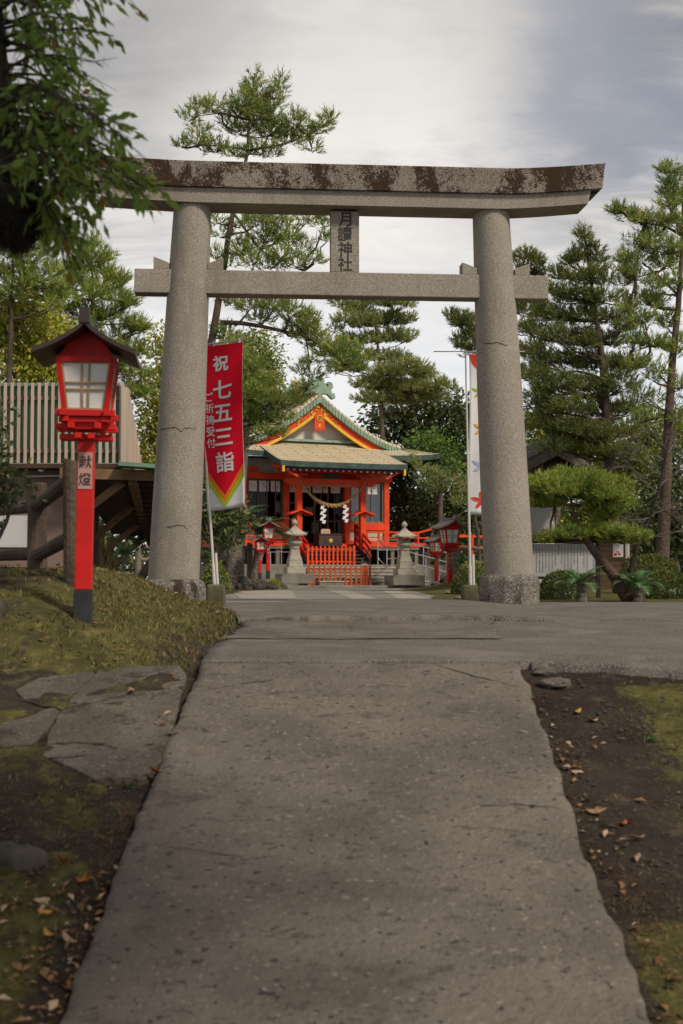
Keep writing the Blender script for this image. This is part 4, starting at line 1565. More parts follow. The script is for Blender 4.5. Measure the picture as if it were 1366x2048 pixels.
# ------------------------------------------------------------------ things in front of the hall
def build_offerings():
    # offering box with gilt crest
    c = S(0.0, .25, FLOOR - .12)
    t = thing('offering_box', 'dark brown wooden offering box with a round gold crest behind the orange picket fence', 'offering box', c, SY)
    MB().box((0, 0, .23), (1.02, .5, .46)).build('body', M_boxwood, t, bevel=.015)
    MB().box((0, 0, .475), (1.08, .56, .03)).build('rim', M_boxwood, t)
    cr = MB().lathe([(.085, 0), (.085, .02), (.05, .025), (.0, .03)], 20)
    cr.v = [(x, -.25 - z, .22 + y) for x, y, z in cr.v]
    cr.build('crest', M_gold, t)
    for s in (-1, 1):
        MB().box((s * .20, -.253, .21), (.06, .01, .10)).build('inscription', M_ink, t)
    for i in range(7):
        MB().box((-.42 + i * .14, 0, .495), (.05, .48, .02)).build('slat', M_boxwood, t)
    # small pale notice on the box
    c = S(-.09, .32, FLOOR - .12 + .49)
    t = thing('notice_board', 'small pale wooden notice standing on the offering box', 'sign', c, SY)
    MB().prism([(-.20, 0), (.20, 0), (.20, .18), (.13, .215), (-.13, .215), (-.20, .18)], -.012, .012).build('board', M_signwood, t)
    mb = MB()
    for i, x in enumerate((-.13, -.08, -.03, .02, .07, .12)):
        for k in range(3):
            mb.box((x, -.014, .05 + .04 * k), (.022, .004, .006 + .016 * ((i * 7 + k * 3) % 3) / 2))
    mb.build('lettering', M_ink, t)
    MB().box((0, .06, .005), (.3, .14, .02)).build('stand', M_signwood, t)
    # sacred straw rope with paper streamers
    t = thing('sacred_rope', 'thick twisted straw rope with two white zigzag streamers sagging between the porch columns', 'rope', S(0, 0, 0), SY)
    A, B, sag = (-1.42, -.16, 4.26), (1.42, -.16, 4.22), .98
    for ph in range(3):
        pts, rad = [], []
        for i in range(121):
            u = i / 120
            x = A[0] + (B[0] - A[0]) * u
            zz = A[2] + (B[2] - A[2]) * u - sag * (1 - (2 * u - 1) ** 2) ** .9
            th = .028 + .048 * math.sin(math.pi * u) ** 1.3
            a = u * 34 + ph * 2 * math.pi / 3
            pts.append((x + .3 * th * math.sin(a), -.18 + th * .62 * math.cos(a), zz + th * .62 * math.sin(a)))
            rad.append(th * .62)
        MB().tube(pts, rad, 7).build('strand', M_straw, t, smooth=True)
    for x in (-.42, .56):
        u = (x + 1.42) / 2.84
        z = 4.24 - sag * (1 - (2 * u - 1) ** 2) ** .9 - .07
        mb = MB()
        w = .115
        for k in range(6):
            x0 = x + (.05 if k % 2 else -.05) - .01 * k
            y0 = -.22 - .012 * k
            za, zb = z - .115 * k, z - .115 * k - .13
            mb.add([(x0 - w / 2 + .03, y0, za), (x0 + w / 2 + .03, y0 - .03, za - .03), (x0 + w / 2 - .03, y0 - .03, zb - .03), (x0 - w / 2 - .03, y0, zb)], [(0, 1, 2, 3), (3, 2, 1, 0)][:1])
        o = mb.build('paper_streamer', M_white, t)
        so = o.modifiers.new('Solidify', 'SOLIDIFY')
        so.thickness = .004

    def picket(name, label, width, h, n, mat, loc, rz, ends=()):
        t = thing(name, label, 'fence', loc, rz, 'orange picket barriers before the hall')
        sp = width / (n - 1)
        for i in range(n):
            x = -width / 2 + i * sp
            hh = h * (1.02 if i in (0, n - 1) else .97)
            w = .095 if i in (0, n - 1) else .075
            mb = MB()
            mb.prism([(x - w / 2, 0), (x + w / 2, 0), (x + w / 2, hh - .03), (x, hh), (x - w / 2, hh - .03)], -.045, -.015)
            mb.build('picket', mat, t)
        for z in (.16, .80):
            MB().box((0, .012, h * z), (width, .05, .065)).build('rail', mat, t)
        for x in ends:
            MB().box((x, .02, h / 2), (.085, .085, h)).build('post', mat, t)
        for x in (-width * .4, width * .4):
            MB().box((x, .12, .03), (.07, .42, .06)).build('foot', mat, t)
        return t
    picket('picket_fence', 'bright orange picket barrier between the porch columns', 1.98, .76, 12, M_verm, S(-.42, -.98, PLAT), SY)
    p = at(677, 1176, 53.6)
    picket('picket_fence', 'faded brownish orange picket barrier standing on the forecourt, lower front one', 2.20, .86, 12, M_verm_old, (p.x - .03, p.y, p.z), R(10), ends=(1.02, 1.24))
    # stone lanterns
    def stone_lantern(loc, rz, label):
        t = thing('stone_lantern', label, 'stone lantern', loc, rz, 'pair of stone lanterns before the hall')
        q = math.pi / 4
        MB().box((0, 0, .18), (1.22, 1.22, .36)).build('plinth', M_stepstone, t, bevel=.015)
        MB().box((0, 0, .48), (.70, .70, .24)).build('base_block', M_lantstone, t, bevel=.02)
        MB().box((0, 0, .72), (.54, .54, .24), taper=(.94, .94)).build('base_block', M_lantstone, t, bevel=.03)
        MB().lathe([(.24, .84), (.235, .90), (.19, 1.02), (.155, 1.18), (.15, 1.27)], sq=4).build('shaft', M_lantstone, t, bevel=.015)
        MB().lathe([(.16, 1.27), (.19, 1.29), (.19, 1.33), (.17, 1.36), (.20, 1.40), (.27, 1.46), (.285, 1.53), (.25, 1.56), (.20, 1.58)], 24).build('bowl', M_lantstone, t, smooth=True)
        hs = MB()
        for sx in (-1, 1):
            for sy in (-1, 1):
                hs.box((sx * .135, sy * .135, 1.68), (.09, .09, .22))
        for s in (-1, 1):
            hs.box((0, s * .135, 1.605), (.18, .088, .05))
            hs.box((s * .135, 0, 1.605), (.088, .18, .05))
        hs.box((0, 0, 1.80), (.36, .36, .04))
        hs.build('light_chamber', M_lantstone, t, bevel=.006)
        rf = MB()
        rows = []
        M = 48
        for r, z in ((.0, 2.07), (.10, 2.065), (.16, 2.0), (.26, 1.91), (.38, 1.835), (.445, 1.80), (.44, 1.755), (.30, 1.775), (0, 1.78)):
            row = []
            for k in range(M + 1):
                a = 2 * math.pi * k / M
                cr = abs(math.cos(2 * a))
                rr = r * (1 / max(abs(math.cos(a)), abs(math.sin(a))) * .55 + .45) * 1.0
                lift = .055 * (1 - cr) ** 2 * (r / .445) ** 2
                row.append((rr * math.cos(a), rr * math.sin(a), z + lift))
            rows.append(row)
        rf.grid(rows, flip=True)
        rf.build('roof', M_lantstone, t, smooth=False)
        MB().lathe([(.09, 2.05), (.10, 2.09), (.05, 2.12), (.055, 2.15), (.10, 2.19), (.115, 2.24), (.085, 2.31), (.03, 2.35), (.01, 2.39)], 18).build('finial', M_lantstone, t, smooth=True)
    for px, py, d, rz, lab in ((589, 1167, 52.4, R(14), 'weathered stone lantern left of the picket barriers'), (809, 1170, 53.0, R(14), 'weathered stone lantern right of the stone steps, before the steel handrails')):
        p = at(px, py, d)
        stone_lantern((p.x, p.y, max(0, p.z)), rz, lab)
    MB_ = MB().box((0, 0, .05), (9.5, 3.4, .10))
    o = MB_.build('kerb_strip', M_stepstone, bevel=.02)
    q = S(.4, -3.3, 0)
    o.location = q
    o.rotation_euler = (0, 0, SY)
    tag(o, kind='structure')
    # steel handrails
    def steel(label, segs, r=.022):
        a0 = at(*segs[0][0])
        t = thing('handrail', label, 'handrail', a0, 0, 'stainless handrails by the steps')
        for seg in segs:
            MB().tube([at(*q) - a0 for q in seg], r, 7).build('rail' if abs(seg[0][1] - seg[-1][1]) < abs(seg[0][0] - seg[-1][0]) * 1.3 else 'post', M_steel, t)
    steel('bent stainless handrail beside the stone steps, in front of the right stone lantern', [
        [(756, 1144, 55.6), (756, 1080, 55.6), (774, 1097, 54.0), (774, 1161, 54.0)],
        [(756, 1080, 55.6), (797, 1080, 57.0)], [(796, 1080, 57.0), (796, 1128, 57.0)], [(757, 1117, 55.6), (774, 1135, 54.0)], [(757, 1100, 55.6), (796, 1100, 57)], [(774, 1117, 54), (796, 1117, 57)]])
    steel('long stainless ramp railing sloping down behind the right stone lantern', [
        [(797, 1080, 57.0), (820, 1086, 56.0), (893, 1105, 54.6), (905, 1108, 54.4)], [(815, 1103, 56.0), (893, 1124, 54.6), (905, 1127, 54.4)], [(826, 1126, 55.8), (893, 1144, 54.6), (905, 1147, 54.4)],
        [(847, 1094, 55.4), (847, 1152, 55.4)], [(852, 1116, 55.2), (852, 1152, 55.2)], [(893, 1105, 54.6), (893, 1160, 54.6)]])
    steel('short stainless handrail left of the left stone lantern', [[(563, 1086, 55.8), (563, 1136, 55.8)], [(540, 1104, 55.5), (580, 1104, 56.0)], [(541, 1104, 55.5), (541, 1136, 55.5)], [(563, 1087, 55.8), (583, 1090, 56.2)]])
    # low red railing at the far right of the hall
    a0 = at(900, 1125, 56)
    t = thing('red_railing', 'low red wooden railing behind the clipped shrubs right of the hall', 'railing', a0)
    MB().bar(at(893, 1071, 56) - a0, at(985, 1074, 57) - a0, .08, .10).build('rail', M_verm, t)
    MB().bar(at(893, 1093, 56) - a0, at(985, 1095, 57) - a0, .07, .08).build('rail', M_verm, t)
    for px in (905, 945, 980):
        MB().bar(at(px, 1070, 56.3) - a0, at(px, 1150, 56.3) - a0, .10, .10).build('post', M_verm, t)


build_offerings()

# ------------------------------------------------------------------ trees and plants
RNG = np.random.default_rng(11)
M_bark = pm('pine bark', (.135, .095, .070), (.070, .050, .038), 5, .95, 6, (1, 1, .35), bump=1.0, bscale=14, bdist=.05)
M_barkgrey = pm('grey bark', (.16, .135, .115), (.09, .075, .062), 5, .95, 6, (1, 1, .4), bump=.8, bscale=16, bdist=.03)
M_barkdark = pm('dark mossy bark', (.045, .036, .026), (.03, .026, .016), 4, .95, 6, bump=1.0, bscale=14, bdist=.04)
M_pine = leafmat('pine needles', (0.341, 0.406, 0.082), (0.121, 0.210, 0.061), (0.620, 0.494, 0.138), .25, 1.5)
M_pinefar = leafmat('distant pine needles', (0.357, 0.382, 0.108), (0.186, 0.251, 0.097), (0.486, 0.407, 0.156), .25, .8)
M_pineblue = leafmat('deep green pine needles', (0.231, 0.256, 0.065), (0.096, 0.136, 0.040), (0.275, 0.250, 0.083), .28, 1.0)
M_pinebright = leafmat('bright pine needles', (0.364, 0.428, 0.077), (0.149, 0.242, 0.057), (0.583, 0.485, 0.109), .3, 2.0)
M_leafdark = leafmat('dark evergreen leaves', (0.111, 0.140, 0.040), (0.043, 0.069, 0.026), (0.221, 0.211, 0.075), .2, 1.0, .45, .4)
M_leafmid = leafmat('green leaves', (0.267, 0.325, 0.059), (0.119, 0.175, 0.041), (0.483, 0.410, 0.070), .3, 1.0)
M_leafyellow = leafmat('yellow green leaves', (0.488, 0.488, 0.068), (0.259, 0.303, 0.052), (0.669, 0.514, 0.073), .35, .9)
M_leaflime = leafmat('light green leaves', (0.189, 0.301, 0.049), (0.077, 0.147, 0.028), None, .35, 1.0)
M_leafnear = leafmat('dark green hanging leaves', (.230, .320, .055), (.085, .145, .028), (.22, .13, .03), .55, 1.4, .5, .3, .05)
M_hedge = leafmat('clipped hedge leaves', (0.151, 0.176, 0.034), (0.060, 0.088, 0.022), (0.252, 0.218, 0.059), .25, 2.0)
M_cycad = leafmat('cycad fronds', (0.142, 0.260, 0.100), (0.061, 0.137, 0.061), (0.332, 0.378, 0.165), .2, 3.0, .4, .4)
M_trunkscale = pm('scaly cycad trunk', (.30, .26, .21), (.12, .10, .08), 16, .95, 3, (1, 1, 1), bump=1.0, bscale=22, bdist=.06)
M_twig = pm('bare grey twigs', (.15, .125, .11), (.09, .075, .065), 6, .9)


def unit(v):
    return v / np.maximum(np.linalg.norm(v, axis=1, keepdims=True), 1e-9)


def needles(C, D, L, k, w, spread=.9):
    """C centres (N,3), D tuft directions; k thin triangular needles per tuft"""
    n = len(C)
    c = np.repeat(C, k, 0)
    d = unit(np.repeat(D, k, 0) + RNG.normal(0, spread * .55, (n * k, 3)))
    ln = (L * (.7 + .5 * RNG.random(n * k)))[:, None]
    s = unit(np.cross(d, RNG.normal(0, 1, (n * k, 3)))) * (w * .5)
    b = c + np.repeat(D, k, 0) * (L * 1.5 * RNG.random((n * k, 1))) + RNG.normal(0, L * .06, c.shape)
    V = np.empty((n * k, 3, 3), np.float32)
    V[:, 0] = b - s
    V[:, 1] = b + s
    V[:, 2] = b + d * ln
    return V.reshape(-1, 3)


def leaves(C, L, w, D=None, droop=0.0, jitter=1.0):
    """C (N,3) one diamond leaf each, folded a little by its four corners"""
    n = len(C)
    d = RNG.normal(0, 1, (n, 3))
    if D is not None:
        d = D + d * .55 * jitter
    d[:, 2] -= droop
    d = unit(d)
    ln = (L * (.65 + .6 * RNG.random(n)))[:, None]
    s = unit(np.cross(d, RNG.normal(0, 1, (n, 3)))) * (w * (.7 + .5 * RNG.random(n)))[:, None] * .5
    V = np.empty((n, 4, 3), np.float32)
    V[:, 0] = C
    V[:, 1] = C + d * ln * .45 + s
    V[:, 2] = C + d * ln
    V[:, 3] = C + d * ln * .45 - s
    return V.reshape(-1, 3)


def limb(mb, a, b, r0, r1, sag=.0, n=5, wob=.04, sides=5):
    a, b = Vector(a), Vector(b)
    L = (b - a).length
    pts, rad = [], []
    for i in range(n + 1):
        t = i / n
        p = a.lerp(b, t) + Vector((0, 0, -sag * L * math.sin(math.pi * t)))
        if 0 < i < n:
            p += Vector((random.gauss(0, wob * L), random.gauss(0, wob * L), random.gauss(0, wob * L * .6)))
        pts.append(p)
        rad.append(r0 + (r1 - r0) * t)
    mb.tube(pts, rad, sides, cap=False)
    return pts


def ground_at(px, d, base_py=None):
    p = at(px, base_py or 1158, d)
    return Vector((p.x, d, gz(p.x, d)))


def pine(label, d, trunk, w0, pads, L=.13, mat=None, group='pine trees round the forecourt', dens=1.0, k=13, name='pine_tree', depth=.85, limbs=(), bark=None, attach=.35, fill=1):
    """trunk: photo pixels from foot to tip; pads: (px, py, rx, ry[, dd]) foliage layers in photo pixels"""
    m = F / d
    base = at(trunk[0][0], trunk[0][1], d)
    base.z = gz(base.x, base.y) - .05
    t = thing(name, label, 'tree', base, 0, group)
    mb = MB()
    tp = [base] + [at(x, y, d) for x, y in trunk[1:]]
    # resample the trunk finely
    P, Rr = [], []
    tot = sum((b - a).length for a, b in zip(tp, tp[1:]))
    acc = 0
    for a, b in zip(tp, tp[1:]):
        seg = (b - a).length
        n = max(2, int(seg / .5))
        for i in range(n):
            f = (acc + seg * i / n) / tot
            P.append(a.lerp(b, i / n))
            Rr.append(max(.012, w0 / 2 * (1 - .9 * f)))
        acc += seg
    P.append(tp[-1])
    Rr.append(.01)
    mb.tube([p - base for p in P], Rr, 9)
    Cs, Ds = [], []
    for lp in limbs:
        pts = [at(x, y, d + (q[0] if q else 0)) for x, y, *q in lp['p']]
        mb.tube([p - base for p in pts], [lp['r'] * (1 - .75 * i / (len(pts) - 1)) for i in range(len(pts))], 6)
    extra = [at(x, y, d + (q[0] if q else 0)) for lp in limbs for x, y, *q in lp['p']]
    if fill:
        more = []
        for q in pads:
            for _ in range(fill):
                more.append((q[0] + random.uniform(-1.1, 1.1) * q[2], q[1] + random.uniform(.2, 1.7) * q[3], q[2] * random.uniform(.35, .7), q[3] * random.uniform(.5, .9)))
        pads = list(pads) + more
    for pad in pads:
        px, py, rx, ry = pad[0], pad[1], pad[2] * 1.12, pad[3] * 1.32
        dd = pad[4] if len(pad) > 4 else random.uniform(-1, 1) * min(1.3, rx / m * depth * 1.2)
        c = at(px, py, d + dd)
        rxm, rym = rx / m, ry / m
        rz = rxm * depth
        # where its branch leaves the trunk
        want = c.z - abs(c.x - P[len(P) // 2].x) * attach * .5 - rym * .3
        j = min(range(len(P)), key=lambda i: abs(P[i].z - want) + .15 * abs(P[i].x - c.x))
        src, r0 = P[j], max(.018, min(Rr[j] * .5, .022 + .020 * (P[j] - c).length))
        for e in extra:
            if (e - c).length < (src - c).length * .8:
                src, r0 = e, .03
        cb = c + Vector((0, 0, -rym * .45))
        lp = limb(mb, src - base, cb - base, r0, .012, .05, 5)
        vol = rxm * rym * rz
        nt = int(dens * max(24, 11.0 * (vol ** (2 / 3)) / (L * L) + 3.0 * vol / (L ** 3)))
        nt = min(nt, 900)
        u = unit(RNG.normal(0, 1, (nt, 3))) * (RNG.random((nt, 1)) ** .45)
        # ragged outline: lobes
        ang = np.arctan2(u[:, 1], u[:, 0])
        lob = .78 + .34 * np.sin(ang * 3 + random.random() * 6) * np.cos(u[:, 2] * 4 + random.random() * 6)
        off = u * np.array([rxm, rz, rym]) * lob[:, None]
        off[:, 2] -= .30 * rym * (np.hypot(u[:, 0], u[:, 1]) ** 2) * .6
        C = np.array(c - base) + off
        D = unit(off / np.array([rxm, rz, rym * .8])) * .7 + np.array([0, 0, .75])
        Cs.append(C)
        Ds.append(unit(D))
        # twigs to a share of the tufts
        for i in range(0, nt, 5):
            q = Vector(lp[random.choice((3, 4, 5))])
            limb(mb, q, Vector(C[i]), .008 if d < 45 else .012, .004, -.04, 2, .05, 3)
    mb.build('trunk', bark or M_bark, t, smooth=True)
    C, D = np.concatenate(Cs), np.concatenate(Ds)
    wn = max(.010, .85 / (F / 2 / d))
    np_mesh('crown', needles(C, D, L, k, wn), 3, mat or M_pine, t)
    return t


def broadleaf(label, d, foot, blobs, leaf, mat, w0=.3, group=None, name='broadleaf_tree', cover=2.6, depth=.8, bark=None, aspect=.5, top=None, cat='tree', droop=.25):
    """blobs: (px, py, rx, ry[, dd]) clumps of foliage in photo pixels"""
    m = F / d
    base = at(foot, 1158, d)
    base.z = gz(base.x, base.y) - .05
    t = thing(name, label, cat, base, 0, group)
    mb = MB()
    cx = np.mean([b[0] for b in blobs])
    ty = min(b[1] for b in blobs) if top is None else top
    fork = at(cx, max(b[1] for b in blobs), d)
    if cat == 'tree':
        mb.tube([Vector((0, 0, 0)), (fork - base) * .5 + Vector((.1, 0, 0)), fork - base, at(cx, (ty + fork.z * 0 + max(b[1] for b in blobs)) / 2, d) - base], [w0 / 2, w0 * .42, w0 * .35, w0 * .15], 8)
    Vs = []
    for b in blobs:
        px, py, rx, ry = b[:4]
        dd = b[4] if len(b) > 4 else random.uniform(-.8, .8) * rx / m
        c = at(px, py, d + dd) - base
        rxm, rym, rzm = rx / m, ry / m, max(rx, ry) / m * depth
        if cat == 'tree':
            limb(mb, fork - base, c, w0 * .18, .02, -.05, 4)
        else:
            limb(mb, Vector((c.x * .3, c.y * .3, 0)), c, .03, .01, 0, 3)
        n = int(1.9 * cover * math.pi * rxm * rym / (leaf * leaf * aspect * .5))
        n = max(30, min(n, 7000))
        # clumps on the shell, leaves round each clump
        nc = max(6, n // 26)
        u = unit(RNG.normal(0, 1, (nc, 3))) * (RNG.random((nc, 1)) ** .3)
        cc = u * np.array([rxm, rzm, rym]) * (.82 + .3 * RNG.random((nc, 1)))
        idx = RNG.integers(0, nc, n)
        spread = max(leaf * 1.3, .20 * min(rxm, rym))
        off = cc[idx] + RNG.normal(0, 1, (n, 3)) * spread * np.array([1, 1, .75])
        C = np.array(c) + off
        Vs.append(leaves(C, leaf, leaf * aspect, unit(off + 1e-6) * .8, droop))
        for i in range(0, nc, 4):
            limb(mb, c * .9 + Vector((0, 0, c.z * .1)), c + Vector(cc[i]), .012, .005, 0, 2, .05, 3)
    mb.build('trunk' if cat == 'tree' else 'stem', bark or M_barkgrey, t, smooth=True)
    np_mesh('crown' if cat == 'tree' else 'foliage', np.concatenate(Vs), 4, mat, t)
    return t


# the tall pine behind the left pillar, crown above the gate
pine('tall leaning pine behind the left pillar, its crown rising above the gate beam', 30, [(368, 1158), (378, 980), (398, 820), (418, 710), (431, 640), (447, 540), (457, 470), (465, 430), (480, 375), (495, 305), (498, 240), (509, 147)], .30,
     [(509, 160, 14, 16), (508, 185, 26, 14), (492, 205, 28, 14), (560, 168, 8, 16), (555, 190, 16, 14), (540, 210, 30, 14), (515, 232, 46, 16), (470, 222, 28, 12), (425, 215, 32, 9), (395, 220, 22, 8), (378, 238, 18, 8),
      (362, 291, 16, 6), (395, 285, 30, 7), (430, 300, 36, 8), (455, 250, 16, 12), (480, 262, 28, 12), (540, 262, 46, 16), (590, 242, 26, 14), (575, 280, 34, 10), (620, 262, 26, 10), (645, 250, 18, 7), (662, 238, 12, 5), (622, 296, 16, 12), (610, 275, 20, 10),
      (520, 305, 50, 7), (470, 310, 30, 6), (400, 262, 16, 6),
      (433, 442, 14, 8), (440, 470, 20, 10), (478, 450, 18, 10), (512, 445, 30, 12), (548, 438, 30, 12), (575, 455, 20, 10), (535, 475, 40, 14), (585, 480, 28, 12), (606, 500, 22, 10), (565, 515, 36, 9), (488, 500, 28, 18), (505, 525, 26, 12),
      (628, 524, 22, 8), (590, 532, 24, 6), (618, 436, 34, 7), (645, 452, 20, 10), (655, 478, 12, 8), (430, 512, 10, 10), (455, 530, 16, 7), (540, 536, 30, 6),
      (462, 606, 24, 10), (500, 612, 32, 12), (545, 612, 34, 14), (580, 628, 34, 16), (608, 648, 34, 18), (620, 672, 30, 16), (520, 640, 26, 10), (585, 668, 26, 10), (640, 690, 30, 14), (672, 700, 34, 16), (700, 708, 36, 16), (725, 716, 22, 14), (690, 725, 36, 12),
      (448, 668, 28, 12), (470, 690, 24, 12), (650, 710, 24, 10), (620, 722, 10, 8), (606, 745, 18, 9), (628, 755, 16, 12), (612, 775, 14, 10), (600, 790, 10, 7)],
     L=.135, fill=0, dens=.85, limbs=[dict(p=[(440, 645), (480, 646), (520, 652), (565, 662), (610, 672), (650, 695), (690, 722)], r=.055), dict(p=[(612, 676), (619, 720), (617, 768)], r=.02),
                    dict(p=[(466, 425), (520, 500), (560, 520), (610, 540)], r=.03), dict(p=[(496, 300), (450, 292), (400, 290)], r=.025), dict(p=[(500, 300), (560, 290), (620, 270), (655, 245)], r=.03), dict(p=[(500, 240), (440, 226), (395, 232)], r=.025)])
pine('shaggy low pine between the red banner and the hall gable', 36, [(392, 1150), (398, 980), (432, 850), (472, 760), (505, 705)], .22,
     [(505, 735, 26, 16), (475, 720, 24, 16), (540, 762, 20, 10), (505, 790, 34, 16), (540, 798, 34, 14), (565, 812, 24, 9), (535, 838, 34, 13), (565, 840, 20, 8), (500, 830, 26, 14), (560, 870, 18, 7), (590, 788, 9, 9), (597, 805, 7, 7), (530, 865, 24, 7), (485, 765, 24, 16), (470, 800, 22, 18)], L=.14, mat=M_pine, fill=0)
pine('open tiered pine standing behind the hall, seen under the tie beam', 64, [(770, 1120), (766, 900), (762, 800), (757, 700), (748, 630), (744, 585)], .42,
     [(678, 606, 18, 8), (712, 618, 34, 10), (745, 600, 36, 10), (785, 606, 34, 10), (815, 612, 14, 6), (690, 640, 22, 8), (728, 644, 36, 10), (780, 640, 40, 11), (818, 640, 16, 7), (672, 660, 14, 6), (702, 682, 26, 8), (740, 680, 26, 9), (785, 676, 40, 10), (822, 678, 12, 7),
      (670, 742, 18, 7), (705, 736, 32, 9), (745, 716, 20, 8), (790, 718, 30, 10), (820, 738, 34, 12), (775, 745, 34, 11), (850, 752, 26, 10), (880, 772, 22, 9), (905, 778, 10, 7), (730, 770, 26, 9), (775, 775, 44, 12), (830, 778, 44, 13), (700, 690, 16, 7), (860, 795, 34, 10), (742, 798, 30, 10), (795, 800, 40, 10)],
     L=.20, mat=M_pinefar, fill=0)
pine('pine half hidden by the right pillar, tufts showing on both its sides', 40, [(1035, 1150), (1030, 900), (1022, 700), (1035, 510)], .26,
     [(902, 634, 10, 7), (922, 640, 20, 10), (946, 650, 18, 12), (918, 682, 12, 8), (944, 690, 18, 12), (950, 670, 14, 8), (1050, 516, 24, 12), (1072, 528, 16, 9), (1038, 540, 14, 9), (1062, 545, 16, 7), (1058, 612, 28, 10), (1085, 622, 18, 9), (1055, 655, 20, 10), (1060, 700, 26, 11), (1070, 745, 30, 12), (1075, 790, 26, 12)], L=.15, mat=M_pineblue)
pine('dense conical pine with a pointed leader, right of the right pillar', 37, [(1232, 1165), (1224, 1000), (1216, 880), (1205, 720), (1187, 600), (1168, 455)], .42,
     [(1167, 466, 8, 12), (1172, 490, 13, 8), (1152, 508, 12, 8), (1193, 506, 10, 10), (1168, 520, 26, 9), (1137, 520, 6, 10), (1112, 545, 12, 10), (1203, 535, 18, 8), (1140, 556, 26, 9), (1180, 556, 36, 11), (1215, 556, 16, 8), (1098, 580, 14, 8), (1120, 590, 26, 9), (1160, 592, 42, 12), (1210, 596, 34, 12), (1245, 605, 16, 9),
      (1085, 618, 18, 8), (1115, 632, 32, 11), (1160, 634, 46, 14), (1215, 638, 40, 12), (1250, 655, 26, 10), (1070, 660, 20, 10), (1105, 672, 36, 12), (1160, 680, 52, 15), (1220, 684, 42, 13), (1080, 712, 30, 11), (1130, 720, 44, 13), (1190, 728, 52, 15), (1245, 728, 34, 12), (1072, 755, 32, 12), (1120, 768, 44, 13), (1178, 775, 52, 15), (1238, 770, 40, 12),
      (1090, 806, 38, 13), (1145, 816, 48, 14), (1205, 822, 50, 14), (1260, 815, 34, 11), (1085, 850, 36, 12), (1140, 860, 46, 13), (1195, 868, 46, 13), (1250, 862, 36, 12), (1110, 895, 36, 11), (1170, 905, 46, 11), (1230, 905, 44, 11)], L=.15, mat=M_pineblue, dens=.8, fill=1)
pine('tall sparse pine at the right edge with long bare lower trunk', 28, [(1322, 1170), (1330, 1000), (1335, 880), (1345, 720), (1356, 620), (1364, 500), (1368, 330)], .29,
     [(1342, 342, 14, 8), (1350, 362, 24, 8), (1335, 385, 16, 8), (1360, 395, 22, 10), (1340, 412, 24, 7), (1240, 424, 12, 5), (1262, 434, 20, 6), (1295, 440, 30, 7), (1330, 442, 26, 9), (1300, 462, 18, 6), (1355, 446, 20, 12), (1270, 488, 18, 8), (1300, 490, 28, 9), (1340, 496, 28, 11), (1252, 515, 16, 7), (1285, 520, 28, 9), (1330, 530, 28, 10),
      (1245, 545, 14, 7), (1275, 556, 26, 9), (1320, 566, 30, 10), (1355, 560, 16, 12), (1268, 596, 22, 8), (1310, 604, 30, 10), (1250, 622, 16, 7), (1290, 640, 26, 9), (1338, 640, 22, 10), (1270, 680, 24, 9), (1312, 688, 26, 10), (1362, 690, 16, 12), (1290, 730, 26, 9), (1320, 742, 18, 9), (1282, 790, 26, 9), (1362, 770, 16, 12), (1300, 835, 26, 9), (1360, 840, 18, 10)],
     L=.13, mat=M_pine, dens=.9, fill=1, limbs=[dict(p=[(1362, 470), (1330, 452), (1290, 446), (1245, 424)], r=.03), dict(p=[(1356, 590), (1310, 545), (1270, 556)], r=.03), dict(p=[(1345, 690), (1300, 692), (1262, 705)], r=.03)])
pine('bright green young pine behind the slatted building, left of the gate', 31, [(190, 1150), (188, 900), (186, 640), (183, 480)], .22,
     [(183, 492, 9, 12), (170, 512, 16, 9), (198, 516, 16, 9), (183, 535, 30, 11), (150, 540, 12, 8), (215, 545, 14, 8), (236, 560, 10, 6), (160, 562, 28, 10), (205, 570, 30, 10), (135, 580, 16, 9), (182, 596, 42, 12), (235, 598, 24, 9), (262, 606, 14, 6), (130, 612, 22, 10), (165, 630, 36, 12), (220, 632, 36, 11), (262, 648, 14, 7), (278, 655, 8, 5),
      (120, 655, 24, 11), (165, 668, 36, 12), (228, 672, 32, 11), (140, 705, 32, 12), (210, 706, 38, 12), (252, 700, 18, 9), (275, 705, 10, 6), (240, 738, 28, 10), (268, 748, 16, 8), (195, 745, 38, 12), (255, 775, 24, 9), (280, 790, 12, 7)], L=.16, mat=M_pinebright, dens=1.0)
pine('broad pine at the far left edge, under the overhanging branches', 29, [(10, 1150), (14, 900), (22, 640), (28, 450)], .26,
     [(30, 466, 40, 14), (70, 488, 26, 10), (88, 480, 12, 6), (20, 500, 40, 16), (60, 520, 34, 12), (92, 540, 18, 9), (10, 545, 34, 16), (50, 556, 40, 13), (95, 572, 20, 9), (25, 590, 40, 14), (80, 600, 26, 11), (110, 590, 12, 8)], L=.16, mat=M_pinebright)
